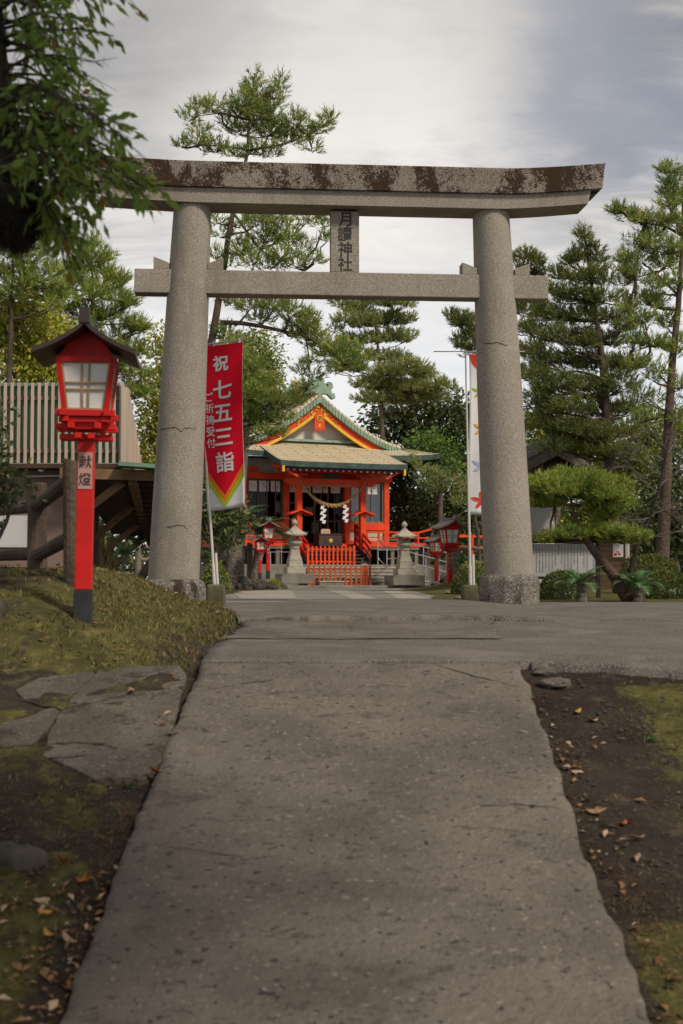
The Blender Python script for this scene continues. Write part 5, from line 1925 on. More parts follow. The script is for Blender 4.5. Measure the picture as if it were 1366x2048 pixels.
# clipped garden pine
pine('clipped garden pine with flat cloud shaped layers and a leaning trunk', 22, [(1262, 1203), (1230, 1155), (1190, 1105), (1160, 1062), (1148, 1030), (1142, 1000), (1135, 975)], .22,
     [(1092, 970, 34, 12.96, -0.1), (1130, 960, 38, 12.24, 0.1), (1172, 964, 40, 14.4, -0.1), (1212, 976, 38, 12.96, 0.1), (1245, 978, 18, 8.64, 0), (1080, 986, 30, 11.52, 0.1), (1120, 982, 46, 12.96, -0.3), (1170, 986, 46, 12.96, 0.3), (1212, 994, 42, 11.52, -0.2), (1085, 1010, 34, 7.2, 0), (1205, 1018, 44, 8.64, 0), (1245, 1010, 26, 7.2, 0), (1215, 1036, 24, 5.76, 0.2),
      (1112, 1076, 30, 5.6, 0), (1150, 1070, 30, 6.3, -0.1), (1190, 1070, 40, 7, 0.1), (1230, 1070, 40, 7.7, -0.1), (1265, 1074, 22, 6.3, 0), (1240, 1084, 34, 4.9, 0.1), (1090, 1084, 16, 4.2, 0), (1285, 1078, 12, 5.6, 0)],
     L=.085, mat=M_pinebright, group=None, dens=1.5, k=14, depth=.9, bark=M_bark, fill=0,
     limbs=[dict(p=[(1150, 1010), (1110, 1008), (1065, 1012)], r=.03), dict(p=[(1160, 1055), (1210, 1076), (1260, 1078)], r=.03), dict(p=[(1145, 1010), (1190, 1015), (1225, 1022)], r=.03)])

BG = 'leafy trees behind the grounds'
broadleaf('rounded glossy evergreen tree behind the red banner', 49, 455, [(505, 690, 44, 32), (470, 700, 40, 36), (538, 716, 20, 34), (495, 740, 52, 36), (545, 752, 14, 30), (450, 760, 40, 44), (520, 780, 34, 34), (475, 810, 40, 40), (445, 850, 34, 40)], .15, M_leafmid, .35, BG)
broadleaf('slim dark clipped column tree right of the red banner', 47.5, 484, [(484, 780, 13, 34, 0), (485, 830, 14, 40, 0), (486, 868, 13, 28, 0), (482, 730, 10, 30, 0)], .13, M_leafdark, .12, None, 'column_tree', 4.2)
broadleaf('big dark spreading evergreen right behind the hall', 70, 840, [(765, 826, 34, 24), (800, 815, 36, 20), (850, 820, 40, 24), (890, 815, 36, 26), (930, 830, 34, 28), (780, 860, 40, 28), (840, 858, 46, 30), (900, 862, 50, 34), (945, 880, 36, 36), (860, 900, 50, 36), (920, 920, 50, 36), (810, 900, 40, 34), (960, 940, 36, 36)], .30, M_leafdark, .7, BG, cover=3.2)
broadleaf('dark bushy evergreen beside the right corner of the hall', 62, 800, [(795, 950, 28, 26), (780, 985, 24, 30), (815, 975, 34, 30), (800, 1020, 34, 34), (850, 1000, 40, 34), (840, 1045, 46, 34), (890, 1030, 44, 40), (935, 1010, 40, 40), (790, 1055, 34, 24), (945, 1060, 40, 30), (890, 1080, 50, 24)], .22, M_leafdark, .4, BG, cover=3.6)
broadleaf('fresh light green tree rising over the right eave tip', 60, 868, [(845, 885, 24, 12), (868, 880, 20, 14), (880, 900, 24, 14), (905, 905, 16, 12), (865, 915, 22, 10), (895, 935, 26, 14), (915, 950, 18, 12), (880, 960, 18, 12)], .20, M_leaflime, .3, BG)
pine('olive pine branches drooping in front of the right eave', 48, [(962, 1150), (955, 1060), (942, 1000), (915, 950), (880, 930)], .2,
     [(836, 938, 12.8, 7), (856, 948, 17.6, 7.7), (880, 958, 19.2, 8.4), (904, 972, 20.8, 8.4), (930, 985, 19.2, 8.4), (852, 965, 12.8, 5.6), (876, 978, 17.6, 6.3), (919, 1005, 17.6, 7), (949, 1000, 16, 8.4), (826, 925, 8, 5.6)], L=.15, mat=M_pinefar, dens=.6, fill=0)
broadleaf('yellowish green tree over the slatted building, far left', 30, 40, [(45, 600, 40, 30), (15, 620, 36, 40), (80, 625, 34, 34), (45, 660, 50, 36), (95, 665, 40, 32), (10, 690, 44, 40), (60, 705, 52, 34), (105, 710, 36, 32), (30, 745, 56, 30), (90, 750, 50, 26), (130, 745, 26, 24)], .13, M_leafyellow, .3, BG, cover=3.0, droop=.6)
broadleaf('bright green tree between the slatted building and the left pillar', 34, 310, [(318, 672, 12, 30), (322, 720, 18, 34), (302, 765, 16, 26), (322, 790, 22, 40), (296, 830, 18, 34), (320, 860, 26, 36), (300, 895, 24, 30), (325, 925, 24, 26)], .13, M_leafyellow, .2, BG, cover=3.2)
for lab, d, foot, bl, mt, lf in (
        ('dark olive tree behind the clipped pine and tiled roof', 50, 1110, [(1075, 850, 34, 30), (1110, 840, 34, 26), (1150, 860, 40, 30), (1080, 900, 36, 34), (1190, 900, 40, 34), (1120, 920, 44, 30), (1165, 950, 44, 36), (1060, 960, 36, 40), (1100, 1020, 44, 36)], M_leafmid, .2),
        ('dense green shrubby tree behind the bare branches', 38, 1250, [(1200, 960, 34, 34), (1240, 930, 40, 30), (1285, 945, 40, 34), (1225, 1000, 44, 36), (1275, 1000, 44, 40), (1180, 1030, 36, 34), (1235, 1050, 44, 34), (1150, 1035, 36, 26)], M_leafmid, .14),
        ('shadowy leafy tree at the right edge under the sparse pine', 34, 1340, [(1320, 960, 36, 36), (1360, 930, 36, 40), (1325, 1020, 44, 40), (1370, 1010, 40, 50), (1290, 1070, 40, 34), (1340, 1080, 44, 36), (1375, 1090, 40, 40)], M_leafdark, .13),
        ('mid green background tree right of the dense conical pine', 58, 1300, [(1250, 880, 36, 26), (1290, 850, 36, 30), (1335, 870, 40, 34), (1375, 850, 40, 40), (1310, 910, 40, 30), (1270, 920, 40, 26)], M_leafmid, .22)):
    broadleaf(lab, d, foot, bl, lf, mt, .35, BG, cover=3.2)
broadleaf('dark tree in the gap behind the timber shelter', 40, 260, [(230, 1000, 50, 40), (280, 980, 40, 50), (330, 1000, 40, 50), (300, 1050, 60, 40), (380, 1020, 40, 60), (420, 960, 40, 60), (440, 1040, 50, 50)], .16, M_leafdark, .3, BG, cover=3.4)


def hedge(label, px, py_base, d, rx, ry, mat=None, leaf=.05, group='clipped round shrubs'):
    """clipped dome shrub: small leaves packed on a dome, dark twigs inside"""
    m = F / d
    p = at(px, py_base, d)
    p.z = gz(p.x, p.y) - .03
    t = thing('clipped_shrub', label, 'shrub', p, 0, group)
    rxm, h = rx / m, 2 * ry / m
    n = int(min(16000, 9 * rxm * (h + rxm) / (leaf * leaf * .5)))
    u = unit(RNG.normal(0, 1, (n, 3)))
    u[:, 2] = np.abs(u[:, 2])
    lump = 1 + .06 * np.sin(u[:, 0] * 9 + px) * np.sin(u[:, 1] * 8 + 1) + .05 * np.sin(u[:, 2] * 11 + py_base)
    C = u * (.90 + .12 * RNG.random((n, 1))) * lump[:, None] * np.array([rxm, rxm * .85, h])
    C[:, 2] += RNG.random(n) * .04
    mb = MB()
    for i in range(26):
        a = random.random() * 6.28
        limb(mb, (math.cos(a) * .05, math.sin(a) * .05, 0), Vector((math.cos(a) * rxm * .8, math.sin(a) * rxm * .7, h * random.uniform(.2, .85))), .014, .006, 0, 3)
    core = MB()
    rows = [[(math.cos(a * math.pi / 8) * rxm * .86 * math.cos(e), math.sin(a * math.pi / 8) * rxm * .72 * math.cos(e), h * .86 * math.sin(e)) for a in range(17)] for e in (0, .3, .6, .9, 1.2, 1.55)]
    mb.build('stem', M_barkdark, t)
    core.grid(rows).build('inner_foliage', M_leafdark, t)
    np_mesh('foliage', leaves(C, leaf, leaf * .55, u * .9 + np.array([0, 0, .3])), 4, mat or M_hedge, t)


hedge('low dark clipped shrub right of the right pillar plinth', 1122, 1205, 23.5, 48, 27, M_hedge)
hedge('wide clipped dome shrub at the right edge, nearest one', 1330, 1203, 23.5, 66, 26, M_hedge)
hedge('broad clipped dome shrub behind the cycads at right', 1300, 1192, 27, 72, 36, M_hedge, .055)
hedge('round clipped shrub left of the white banner pole', 935, 1172, 30, 32, 26, M_hedge, .06)
hedge('fresh green clipped shrub above the round one by the white banner', 945, 1150, 33, 26, 34, M_leafmid, .07)
hedge('leafy green shrub between the left pillar and the cycads', 432, 1140, 40, 26, 28, M_leafmid, .08)
hedge('small yellow green shrub on the lava rocks', 548, 1176, 47.5, 12, 11, M_leafyellow, .07, None)


# cycads
def cycad(label, px, py_base, d, trunk_px, lean, h_px, frond_px, n=26):
    m = F / d
    p = at(px, py_base, d)
    p.z = gz(p.x, p.y) - .03
    t = thing('cycad', label, 'palm', p, 0, 'cycads beside the approach')
    h = h_px / m
    r = trunk_px / m / 2
    top = Vector((lean / m, 0, h))
    pts = [top * f + Vector((math.sin(f * 3) * r * .3, 0, 0)) for f in (0, .25, .5, .75, 1)]
    MB().tube(pts, [r * 1.1, r, r * .95, r, r * .7], 12).build('trunk', M_trunkscale, t, smooth=True)
    V = []
    for i in range(n):
        a = i * 2.39996 + random.random() * .3
        el = math.radians(random.uniform(8, 70))
        L = frond_px / m * random.uniform(.8, 1.1)
        dirv = Vector((math.cos(a), math.sin(a), 0))
        prev = top + dirv * r * .3
        rach = []
        for k in range(13):
            f = k / 12
            e = el - f * 1.25
            prev = prev + (dirv * math.cos(e) + Vector((0, 0, math.sin(e)))) * (L / 12)
            rach.append(prev)
        side = Vector((-math.sin(a), math.cos(a), 0))
        for k in range(1, 13):
            f = k / 12
            ll = L * .30 * math.sin(math.pi * min(1, f * .85 + .15)) + .01
            fw = (rach[k] - rach[k - 1]).normalized()
            for s in (-1, 1):
                for q in (0, .5):
                    b = rach[k - 1].lerp(rach[k], q)
                    tip = b + (side * s * .85 + fw * .6 + Vector((0, 0, .18))).normalized() * ll
                    wv = fw * (L * .022)
                    V += [tuple(b - wv), tuple(b + wv), tuple(tip)]
            V += [tuple(rach[k - 1] - side * L * .012), tuple(rach[k - 1] + side * L * .012), tuple(rach[k])]
    np_mesh('fronds', np.array(V), 3, M_cycad, t)


cycad('tall cycad with thick scaly trunk behind the red banner foot', 464, 1150, 44, 36, 2, 128, 80, 34)
cycad('leaning cycad with a slender bent trunk beside the small red lanterns', 500, 1150, 44.5, 20, 24, 118, 62, 30)
cycad('stout cycad at the far left of the cycad clump', 448, 1150, 46, 30, -6, 100, 60, 26)
cycad('low cycad before the notice board, left of the clipped pine trunk', 1162, 1204, 21.6, 20, 0, 42, 60, 22)
cycad('low cycad with arching bluish fronds, right of the clipped pine trunk', 1276, 1204, 21.8, 24, 0, 34, 62, 22)
cycad('small cycad half hidden behind the white banner pole', 925, 1120, 40, 14, 0, 34, 40, 18)


# the bare twiggy tree
def bare_tree():
    d = 23
    base = at(1258, 1200, d)
    base.z = gz(base.x, base.y)
    t = thing('bare_tree', 'thin bare tree with tangled grey twigs, right of the clipped pine', 'tree', base)
    mb = MB()
    tr = [base] + [at(x, y, d) for x, y in ((1262, 1140), (1275, 1090), (1302, 1030), (1316, 985), (1324, 950), (1334, 900), (1342, 860))]
    mb.tube([p - base for p in tr], [.05, .045, .04, .032, .026, .022, .016, .006], 7)
    mb.build('trunk', M_barkdark, t, smooth=True)

    def grow(a, dirv, L, r, depth):
        if depth == 0 or r < .0015:
            return
        b = a + dirv * L + Vector((random.gauss(0, .04), random.gauss(0, .04), random.gauss(0, .03)))
        tw.tube([a, a.lerp(b, .5) + Vector((random.gauss(0, .02), 0, random.gauss(0, .02))), b], [r, r * .8, r * .55], 4, cap=False)
        for k in range(random.choice((2, 2, 3))):
            nd = (dirv + Vector((random.gauss(0, .55), random.gauss(0, .5), random.gauss(-.02, .4)))).normalized()
            grow(a.lerp(b, random.uniform(.4, 1)), nd, L * random.uniform(.6, .85), r * .6, depth - 1)
    for (x0, y0), (x1, y1) in (((1316, 985), (1255, 930)), ((1324, 950), (1262, 905)), ((1302, 1030), (1355, 1005)), ((1318, 975), (1366, 930)), ((1334, 900), (1300, 860)), ((1334, 905), (1366, 870)),
                               ((1280, 1080), (1366, 1060)), ((1275, 1090), (1225, 1040)), ((1300, 1035), (1255, 1040)), ((1330, 920), (1270, 880)), ((1342, 862), (1350, 800)), ((1310, 1010), (1366, 1040))):
        tw = MB()
        a, b = at(x0, y0, d) - base, at(x1, y1, d + random.uniform(-.4, .4)) - base
        L = (b - a).length
        limb(tw, a, b, .014, .006, .03, 4)
        for k in range(7):
            grow(a.lerp(b, random.uniform(.25, 1)), ((b - a).normalized() + Vector((random.gauss(0, .5), random.gauss(0, .4), random.gauss(.1, .4)))).normalized(), L * .35, .006, 4)
        tw.build('branch', M_twig, t)


bare_tree()


# the near tree overhanging the upper left corner
def near_tree():
    d = 6.6
    base = at(-175, 1700, d)
    base.z = gz(base.x, base.y) - .1
    t = thing('overhanging_tree', 'dark leafy tree overhanging the upper left corner, closest to the viewer', 'tree', base)
    mb = MB()
    tr = [base] + [at(x, y, d) for x, y in ((-190, 1300), (-180, 900), (-150, 640), (-75, 490), (5, 390), (0, 260), (-20, 120), (-30, -60), (-60, -400))]
    mb.tube([p - base for p in tr], [.17, .15, .14, .135, .13, .125, .10, .085, .07, .03], 10)
    # a mossy burl on the trunk
    B = at(32, 395, d) - base
    Cs, Ds = [], []

    ry = [-60, 0, 60, 110, 150, 200, 250, 285, 320, 370, 405, 440, 480, 530, 570]
    rx = [262, 255, 240, 225, 215, 228, 236, 310, 346, 342, 306, 178, 160, 150, 140]
    lx = [-80, -80, -80, -80, -80, -80, -80, -60, -40, -30, 20, 60, 95, 112, 120]
    for i in range(136):
        if i < 66:
            y1 = random.uniform(-60, 300)
        elif i < 120:
            y1 = random.uniform(270, 400)
        else:
            y1 = random.uniform(400, 560)
        x1 = np.interp(y1, ry, lx) + (np.interp(y1, ry, rx) - np.interp(y1, ry, lx)) * random.random() ** .75
        if x1 < 120 and y1 < 420 and random.random() < .5:
            continue
        y0 = min(400, max(-40, y1 - random.uniform(-40, 140))) if y1 < 400 else random.uniform(330, 390)
        x0 = random.uniform(-30, 10) if y1 < 400 or x1 < 60 else random.uniform(30, 80)
        dd = random.gauss(0, .45) - (.3 if x1 > 200 else 0)
        a, b = at(x0, y0, d) - base, at(x1, y1, d + dd) - base
        W = [a.lerp(b, f) + Vector((0, 0, .10 * (b - a).length * math.sin(math.pi * f))) + Vector((random.gauss(0, .012), random.gauss(0, .02), random.gauss(0, .012))) for f in (0, .2, .4, .6, .8, 1)]
        mb.tube(W, [.009, .008, .0065, .005, .0035, .002], 5)
        L = (b - a).length
        for k in range(int(2 + 7 * min(1, L / .5))):
            f = random.uniform(.25, 1)
            q = min(4, int(f * 5))
            c0 = W[q].lerp(W[q + 1], f * 5 - q)
            fw = (W[q + 1] - W[q]).normalized()
            dv = (fw * .7 + Vector((random.gauss(.1, .5), random.gauss(0, .5), random.gauss(-.2, .45)))).normalized()
            Lt = random.uniform(.06, .17)
            c1 = c0 + dv * Lt + Vector((0, 0, -.15 * Lt))
            mb.tube([c0, c0.lerp(c1, .5), c1], [.003, .002, .001], 3, cap=False)
            for g in (.35, .65, .95, 1.0)[:random.choice((1, 2, 3, 4))]:
                Cs.append(c0.lerp(c1, g))
                Ds.append(dv * .8 + Vector((random.gauss(0, .55), random.gauss(0, .5), random.gauss(-.4, .4))))
    mb.build('trunk', M_barkdark, t, smooth=True)
    C, D = np.array([tuple(c) for c in Cs]), np.array([tuple(c) for c in Ds])
    np_mesh('crown', leaves(C, .080, .030, unit(D) * 1.2, .15, .6), 4, M_leafnear, t)
    # hanging moss and fern mass round the burl
    n = 2600
    u = unit(RNG.normal(0, 1, (n, 3))) * (RNG.random((n, 1)) ** .5)
    cc = np.array(tuple(B)) + u * np.array([.12, .11, .17])
    np_mesh('hanging_moss', needles(cc, np.tile(np.array([[0, 0, -1.0]]), (n, 1)), .07, 4, .006, .8), 3, M_barkdark, t)
    MB().lathe([(.03, -.15), (.09, -.08), (.11, .0), (.09, .09), (.03, .15)], 12, tuple(B)).build('burl', M_barkdark, t, smooth=True)
    # unseen crown and its limbs, added out of frame to dim the near path
    n = 20000
    u = unit(RNG.normal(0, 1, (n, 3))) * (RNG.random((n, 1)) ** .35)
    cc = np.array(tuple(Vector((1.0, 2.2, 4.6)) - base)) + u * np.array([3.4, 2.6, 1.1])
    np_mesh('shade_crown', leaves(cc, .13, .06, None, .3), 4, M_leafnear, t)
    for tx, ty, tz in ((1.0, 2.2, 4.4), (-1.2, 3.4, 4.3), (2.8, 1.4, 4.4), (.6, .6, 4.5)):
        mb = MB()
        limb(mb, tr[-2] - base, Vector((tx, ty, tz)) - base, .06, .015, -.03, 6)
        mb.build('limb', M_barkdark, t)
    # dark shrub at the left edge
    broadleaf('dark glossy camellia shrub at the left edge behind the log fence', 11.5, -70, [(-55, 840, 36, 50, 0), (-12, 835, 14, 28, 0), (-50, 920, 46, 50, 0), (0, 972, 26, 26, 0), (32, 978, 20, 20, 0), (-50, 1010, 50, 34, 0)], .065, M_leafdark, .1, None, 'camellia_shrub', 3.4, cat='shrub', aspect=.6)


near_tree()

# ------------------------------------------------------------------ buildings and fences at the sides
M_greenmetal = pm('green painted metal', (.150, .265, .185), (.12, .21, .15), 1.5, .55)
M_slat = pm('greyed timber slat', (.54, .42, .335), (.42, .325, .255), 3, .85, 4, (1, 1, .12))
M_pinkwall = pm('dull pink render', (.24, .165, .135), (.20, .14, .115), 1.2, .9)
M_whitewall = pm('white painted wall', (.55, .54, .53), (.46, .45, .44), 1.5, .85)
M_timber = pm('brown timber', (.21, .125, .065), (.14, .082, .042), 4, .75, 4, (1, 1, 1), bump=.2)
M_timberdark = pm('dark timber lining', (.075, .046, .027), (.05, .03, .018), 3, .8)
M_log = pm('brown log', (.115, .082, .060), (.060, .043, .032), 6, .95, 6, (1, 1, .25), bump=.9, bscale=20, bdist=.03)
M_loggrey = pm('grey concrete log', (.26, .205, .16), (.17, .135, .105), 5, .9, 5, bump=.5)
M_lava = pm('lava rock', (.125, .105, .092), (.055, .047, .042), 3, .95, 7, bump=1.2, bscale=7, bdist=.12, third=((.22, .19, .165), 4, .56, .66))
M_rockbrown = pm('mossy field stone', (.10, .085, .07), (.055, .048, .038), 4, .95, 6, bump=1.0, bscale=12, bdist=.05, third=((.09, .10, .03), 3, .55, .65))
M_tile = pm('dark grey roof tile', (.12, .115, .11), (.075, .072, .07), 3, .6, 5, third=((.20, .18, .15), 3, .55, .7))
M_boardbrown = pm('brown cladding board', (.24, .155, .095), (.16, .10, .062), 3, .8, 4, (.15, 1, 1))


def tinted_wall(mb, x0, x1, z0, z1, y, th=.1):
    mb.box(((x0 + x1) / 2, y, (z0 + z1) / 2), (x1 - x0, th, z1 - z0))


def left_building():
    d = 25.0
    c = at(244, 925, d)
    o = Vector((c.x, d, 0))
    t = thing('slatted_building', 'pink rendered building with green panel parapet behind upright timber slats, left edge', 'building', o)
    zt, zb = at(244, 768, d).z, at(244, 926, d).z
    MB().box((-2.6, .16, (zt + zb) / 2), (5.2, .06, zt - zb - .02)).build('green_parapet', M_greenmetal, t)
    MB().box((-2.6, .15, zt + .0), (5.24, .14, .06)).build('coping', M_greenmetal, t)
    for z in (zb + .22, zt - .24):
        MB().box((-2.55, .09, z), (5.1, .05, .07)).build('slat_rail', M_woodgrey, t)
    for i in range(43):
        MB().box((-.03 - i * .1205, .04, (zt + zb) / 2 + .01), (.050, .04, zt - zb + .04)).build('slat', M_slat, t)
    # raked end screen of close-set slats, receding
    for i in range(14):
        y = .06 + i * .195
        top = zt if y < .65 else zt - (zt - zb) * (y - .65) / 2.05
        MB().box((.0, y, (top + zb) / 2), (.04, .17, max(.1, top - zb))).build('end_slat', M_slat, t)
    MB().box((-3.05, 1.3, 1.1), (4.3, 1.9, 2.6)).build('wall', M_pinkwall, t)
    MB().box((-2.6, .30, zb - .06), (5.2, .9, .08)).build('eave_soffit', M_timberdark, t)
    a, b = at(-160, 1030, d), at(78, 1094, d)
    MB().box(((a.x + b.x) / 2 - o.x, .29, (a.z + b.z) / 2), (b.x - a.x, .12, a.z - b.z)).build('white_dado', M_whitewall, t)
    MB().tube([Vector((-1.75, .24, zb - .22)), Vector((-.6, .24, zb - .2))], .02, 6).build('pipe', M_pole, t)
    # timber shelter running back from the building
    o2 = at(250, 950, d - .3)
    t2 = thing('timber_shelter', 'open timber lean-to shelter with diagonal braces between the lantern and the left pillar', 'shelter', Vector((o2.x, d - .3, 0)))
    L = lambda px, py, dd: at(px, py, dd) - Vector((o2.x, d - .3, 0))
    MB().bar(L(120, 946, 24.7), L(345, 952, 24.9), .10, .185).build('front_beam', M_timber, t2)
    MB().bar(L(236, 929, 24.6), L(350, 937, 24.8), .5, .07).build('roof_edge', M_greenmetal, t2)
    top = [(265, 962, 25), (278, 1010, 30), (287, 1046, 35), (295, 1076, 40)]
    MB().add([L(140, 952, 24.9), L(345, 952, 24.9), L(345, 1076, 40), L(225, 1068, 40), *[L(140, 952, 24.9) + Vector((0, 0, .1)), L(345, 952, 24.9) + Vector((0, 0, .1)), L(345, 1076, 40) + Vector((0, 0, .1)), L(225, 1068, 40) + Vector((0, 0, .1))]],
              [(0, 1, 2, 3), (7, 6, 5, 4), (0, 4, 5, 1), (1, 5, 6, 2), (2, 6, 7, 3), (3, 7, 4, 0)]).build('roof_lining', M_timberdark, t2)
    for a, b in zip(top, top[1:]):
        MB().bar(L(*a), L(*b), .15, .15).build('ceiling_beam', M_timber, t2)
    for i in range(16):
        f = (i + .5) / 16
        dd = 25 + 15 * f
        y = 956 + (1076 - 956) * (1 - (1 - f) ** 1.55)
        MB().bar(L(262 + 30 * f, y + 1, dd), L(345, y + 5, dd), .05, .06).build('joist', M_timberdark, t2)
    for (x0, y0, x1, y1, dd) in ((178, 1016, 246, 964, 25.2), (182, 1082, 266, 1011, 30), (206, 1108, 276, 1048, 35), (220, 1136, 282, 1082, 40)):
        MB().bar(L(x0, y0, dd), L(x1, y1, dd), .10, .13).build('brace', M_timber, t2)
    for px, py, dd in ((172, 990, 30), (201, 1050, 35), (220, 1075, 40), (165, 960, 25.2)):
        MB().bar(L(px, py, dd), L(px, 1152 if dd > 30 else 1170, dd), .15, .15).build('post', M_timber, t2)
    # yucca under the shelter
    p = at(246, 1128, 33)
    p.z = gz(p.x, p.y)
    ty = thing('yucca', 'spiky grey green yucca under the timber shelter', 'plant', p)
    n = 70
    D = unit(RNG.normal(0, 1, (n, 3)) + np.array([0, 0, .5]))
    hc = at(246, 1105, 33).z - p.z
    MB().tube([(0, 0, 0), (.02, 0, hc)], [.05, .04], 8).build('stem', M_trunkscale, ty)
    V = []
    for i in range(n):
        dv = Vector(D[i])
        s = dv.cross(Vector((.2, .9, .3))).normalized() * .014
        b = Vector((.02, 0, hc))
        V += [tuple(b - s), tuple(b + s), tuple(b + dv * random.uniform(.28, .40))]
    np_mesh('leaf_rosette', np.array(V), 3, M_cycad, ty)


left_building()


def log_fence(label, posts, rails, mat, group=None, r=.07, rr=.055):
    """posts: (px, py_top, py_base, d[, r]); rails: lists of (px, py, d)"""
    p0 = posts[0]
    b = at(p0[0], p0[2], p0[3])
    t = thing('log_fence', label, 'fence', b, 0, group)
    for q in posts:
        a, c = at(q[0], q[2], q[3]) - b, at(q[0], q[1], q[3]) - b
        a.z -= .1
        rad = q[4] if len(q) > 4 else r
        pts = [a.lerp(c, f) + Vector((random.gauss(0, .003), 0, 0)) for f in (0, .3, .6, .98, 1)]
        MB().tube(pts, [rad * 1.05, rad, rad, rad * .97, rad * .86], 14).build('post', mat, t, smooth=False)
    for rl in rails:
        pts = [at(*q) - b for q in rl]
        MB().tube(pts, rr, 10).build('rail', mat, t)


log_fence('dark brown log fence on the grass bank behind the nearest red lantern', [(143, 920, 1188, 11.6, .066), (75, 966, 1132, 13.4, .092), (-70, 985, 1140, 15.2, .09)],
          [[(143, 958, 11.6), (75, 1012, 13.4)], [(143, 1074, 11.6), (75, 1110, 13.4)], [(75, 1012, 13.4), (-70, 1026, 15.2)], [(75, 1108, 13.4), (-70, 1112, 15.2)]], M_log, rr=.062)
log_fence('grey brown log fence round the cycads behind the left pillar', [(500, 1086, 1160, 45, .10), (388, 1086, 1160, 45, .10), (276, 1084, 1160, 44, .10)],
          [[(276, 1094, 44), (388, 1096, 45)], [(276, 1119, 44), (388, 1121, 45)], [(388, 1096, 45), (500, 1096, 45)], [(388, 1121, 45), (500, 1122, 45)]], M_loggrey, rr=.06)
log_fence('grey log fence post with rails behind the round shrub by the white banner', [(911, 1082, 1172, 43, .11), (985, 1086, 1172, 44, .11)], [[(911, 1096, 43), (985, 1098, 44)], [(911, 1124, 43), (985, 1126, 44)]], M_loggrey, rr=.055)


def rock(label, px, py, d, rx, ry, mat, seed, group, base=None):
    m = F / d
    p = at(px, py, d) if base is None else Vector(base)
    p.z = gz(p.x, p.y) + ry / m * .35 if base is None else p.z
    bm = bmesh.new()
    bmesh.ops.create_icosphere(bm, subdivisions=4, radius=1)
    for v in bm.verts:
        c = v.co.copy()
        n = fbm(c.x * 1.3 + seed * 3.1, c.y * 1.3 + c.z * 1.7 + seed, seed, 5) - .5
        n2 = fbm(c.z * 3 + seed, c.x * 3 - c.y * 2, seed + 9, 4) - .5
        v.co = c * (1 + .85 * float(n) + .30 * float(n2))
        v.co.x *= rx / m
        v.co.y *= rx / m * .8
        v.co.z *= ry / m
    me = bpy.data.meshes.new('rock')
    bm.to_mesh(me)
    bm.free()
    o = link('rock', me, mat, None, True)
    o.location = p
    o.rotation_euler = (0, 0, seed * 1.3)
    return tag(o, label, 'rock', group)


LR = 'dark lava rocks edging the cycad bed'
for i, (px, py, d, rx, ry, lab) in enumerate(((417, 1166, 43, 20, 14, 'lava rock behind the stone block of the red banner'), (448, 1170, 43.5, 22, 15, 'lava rock below the thick cycad trunk'),
                                              (484, 1166, 44, 24, 19, 'largest lava rock in the row, below the log fence post'), (514, 1166, 45, 22, 17, 'lava rock left of the small yellow green shrub'),
                                              (538, 1172, 46, 14, 11, 'small lava rock directly behind the yellow green shrub'), (560, 1160, 48, 18, 9, 'low lava rock against the left stone lantern plinth'))):
    rock(lab, px, py, d, rx, ry, M_lava, i + 3, LR)
MR = 'stones on the mound by the white banner'
for i, (px, py, d, rx, ry, lab) in enumerate(((891, 1160, 46, 13, 14, 'upright dark stone at the foot of the tall red lantern'), (872, 1176, 49, 12, 6, 'flat stone at the foot of the short red lantern'),
                                              (905, 1196, 31, 16, 5, 'pale flat stone at the edge of the mound'), (925, 1202, 24, 18, 5, 'pale low stone just left of the white banner block'))):
    rock(lab, px, py, d, rx, ry, M_lava if i < 2 else M_stepstone, i + 20, MR)
q = hit(45, 1720, lambda x, y: ground_z(x, y))
rock('mossy half buried stone in the lower left foreground', 0, 0, q.y, 62, 46, M_rockbrown, 41, None, base=(q.x - .05, q.y, q.z - .03))
q = hit(0, 1225, lambda x, y: ground_z(x, y))
rock('grey stone at the left edge beside the nearest lantern foot', 0, 0, q.y, 22, 30, M_rockbrown, 44, None, base=(q.x - .05, q.y, q.z))
q = hit(1110, 1368, lambda x, y: ground_z(x, y))
rock('flat grey stone lying in the soil right of the path, below the drive', 0, 0, q.y, 34, 12, M_slab, 46, 'stones in the soil', base=(q.x, q.y, q.z))
q = hit(1090, 1345, lambda x, y: ground_z(x, y))
rock('narrow grey stone under the broken edge of the drive', 0, 0, q.y, 30, 9, M_slab, 49, 'stones in the soil', base=(q.x, q.y, q.z))


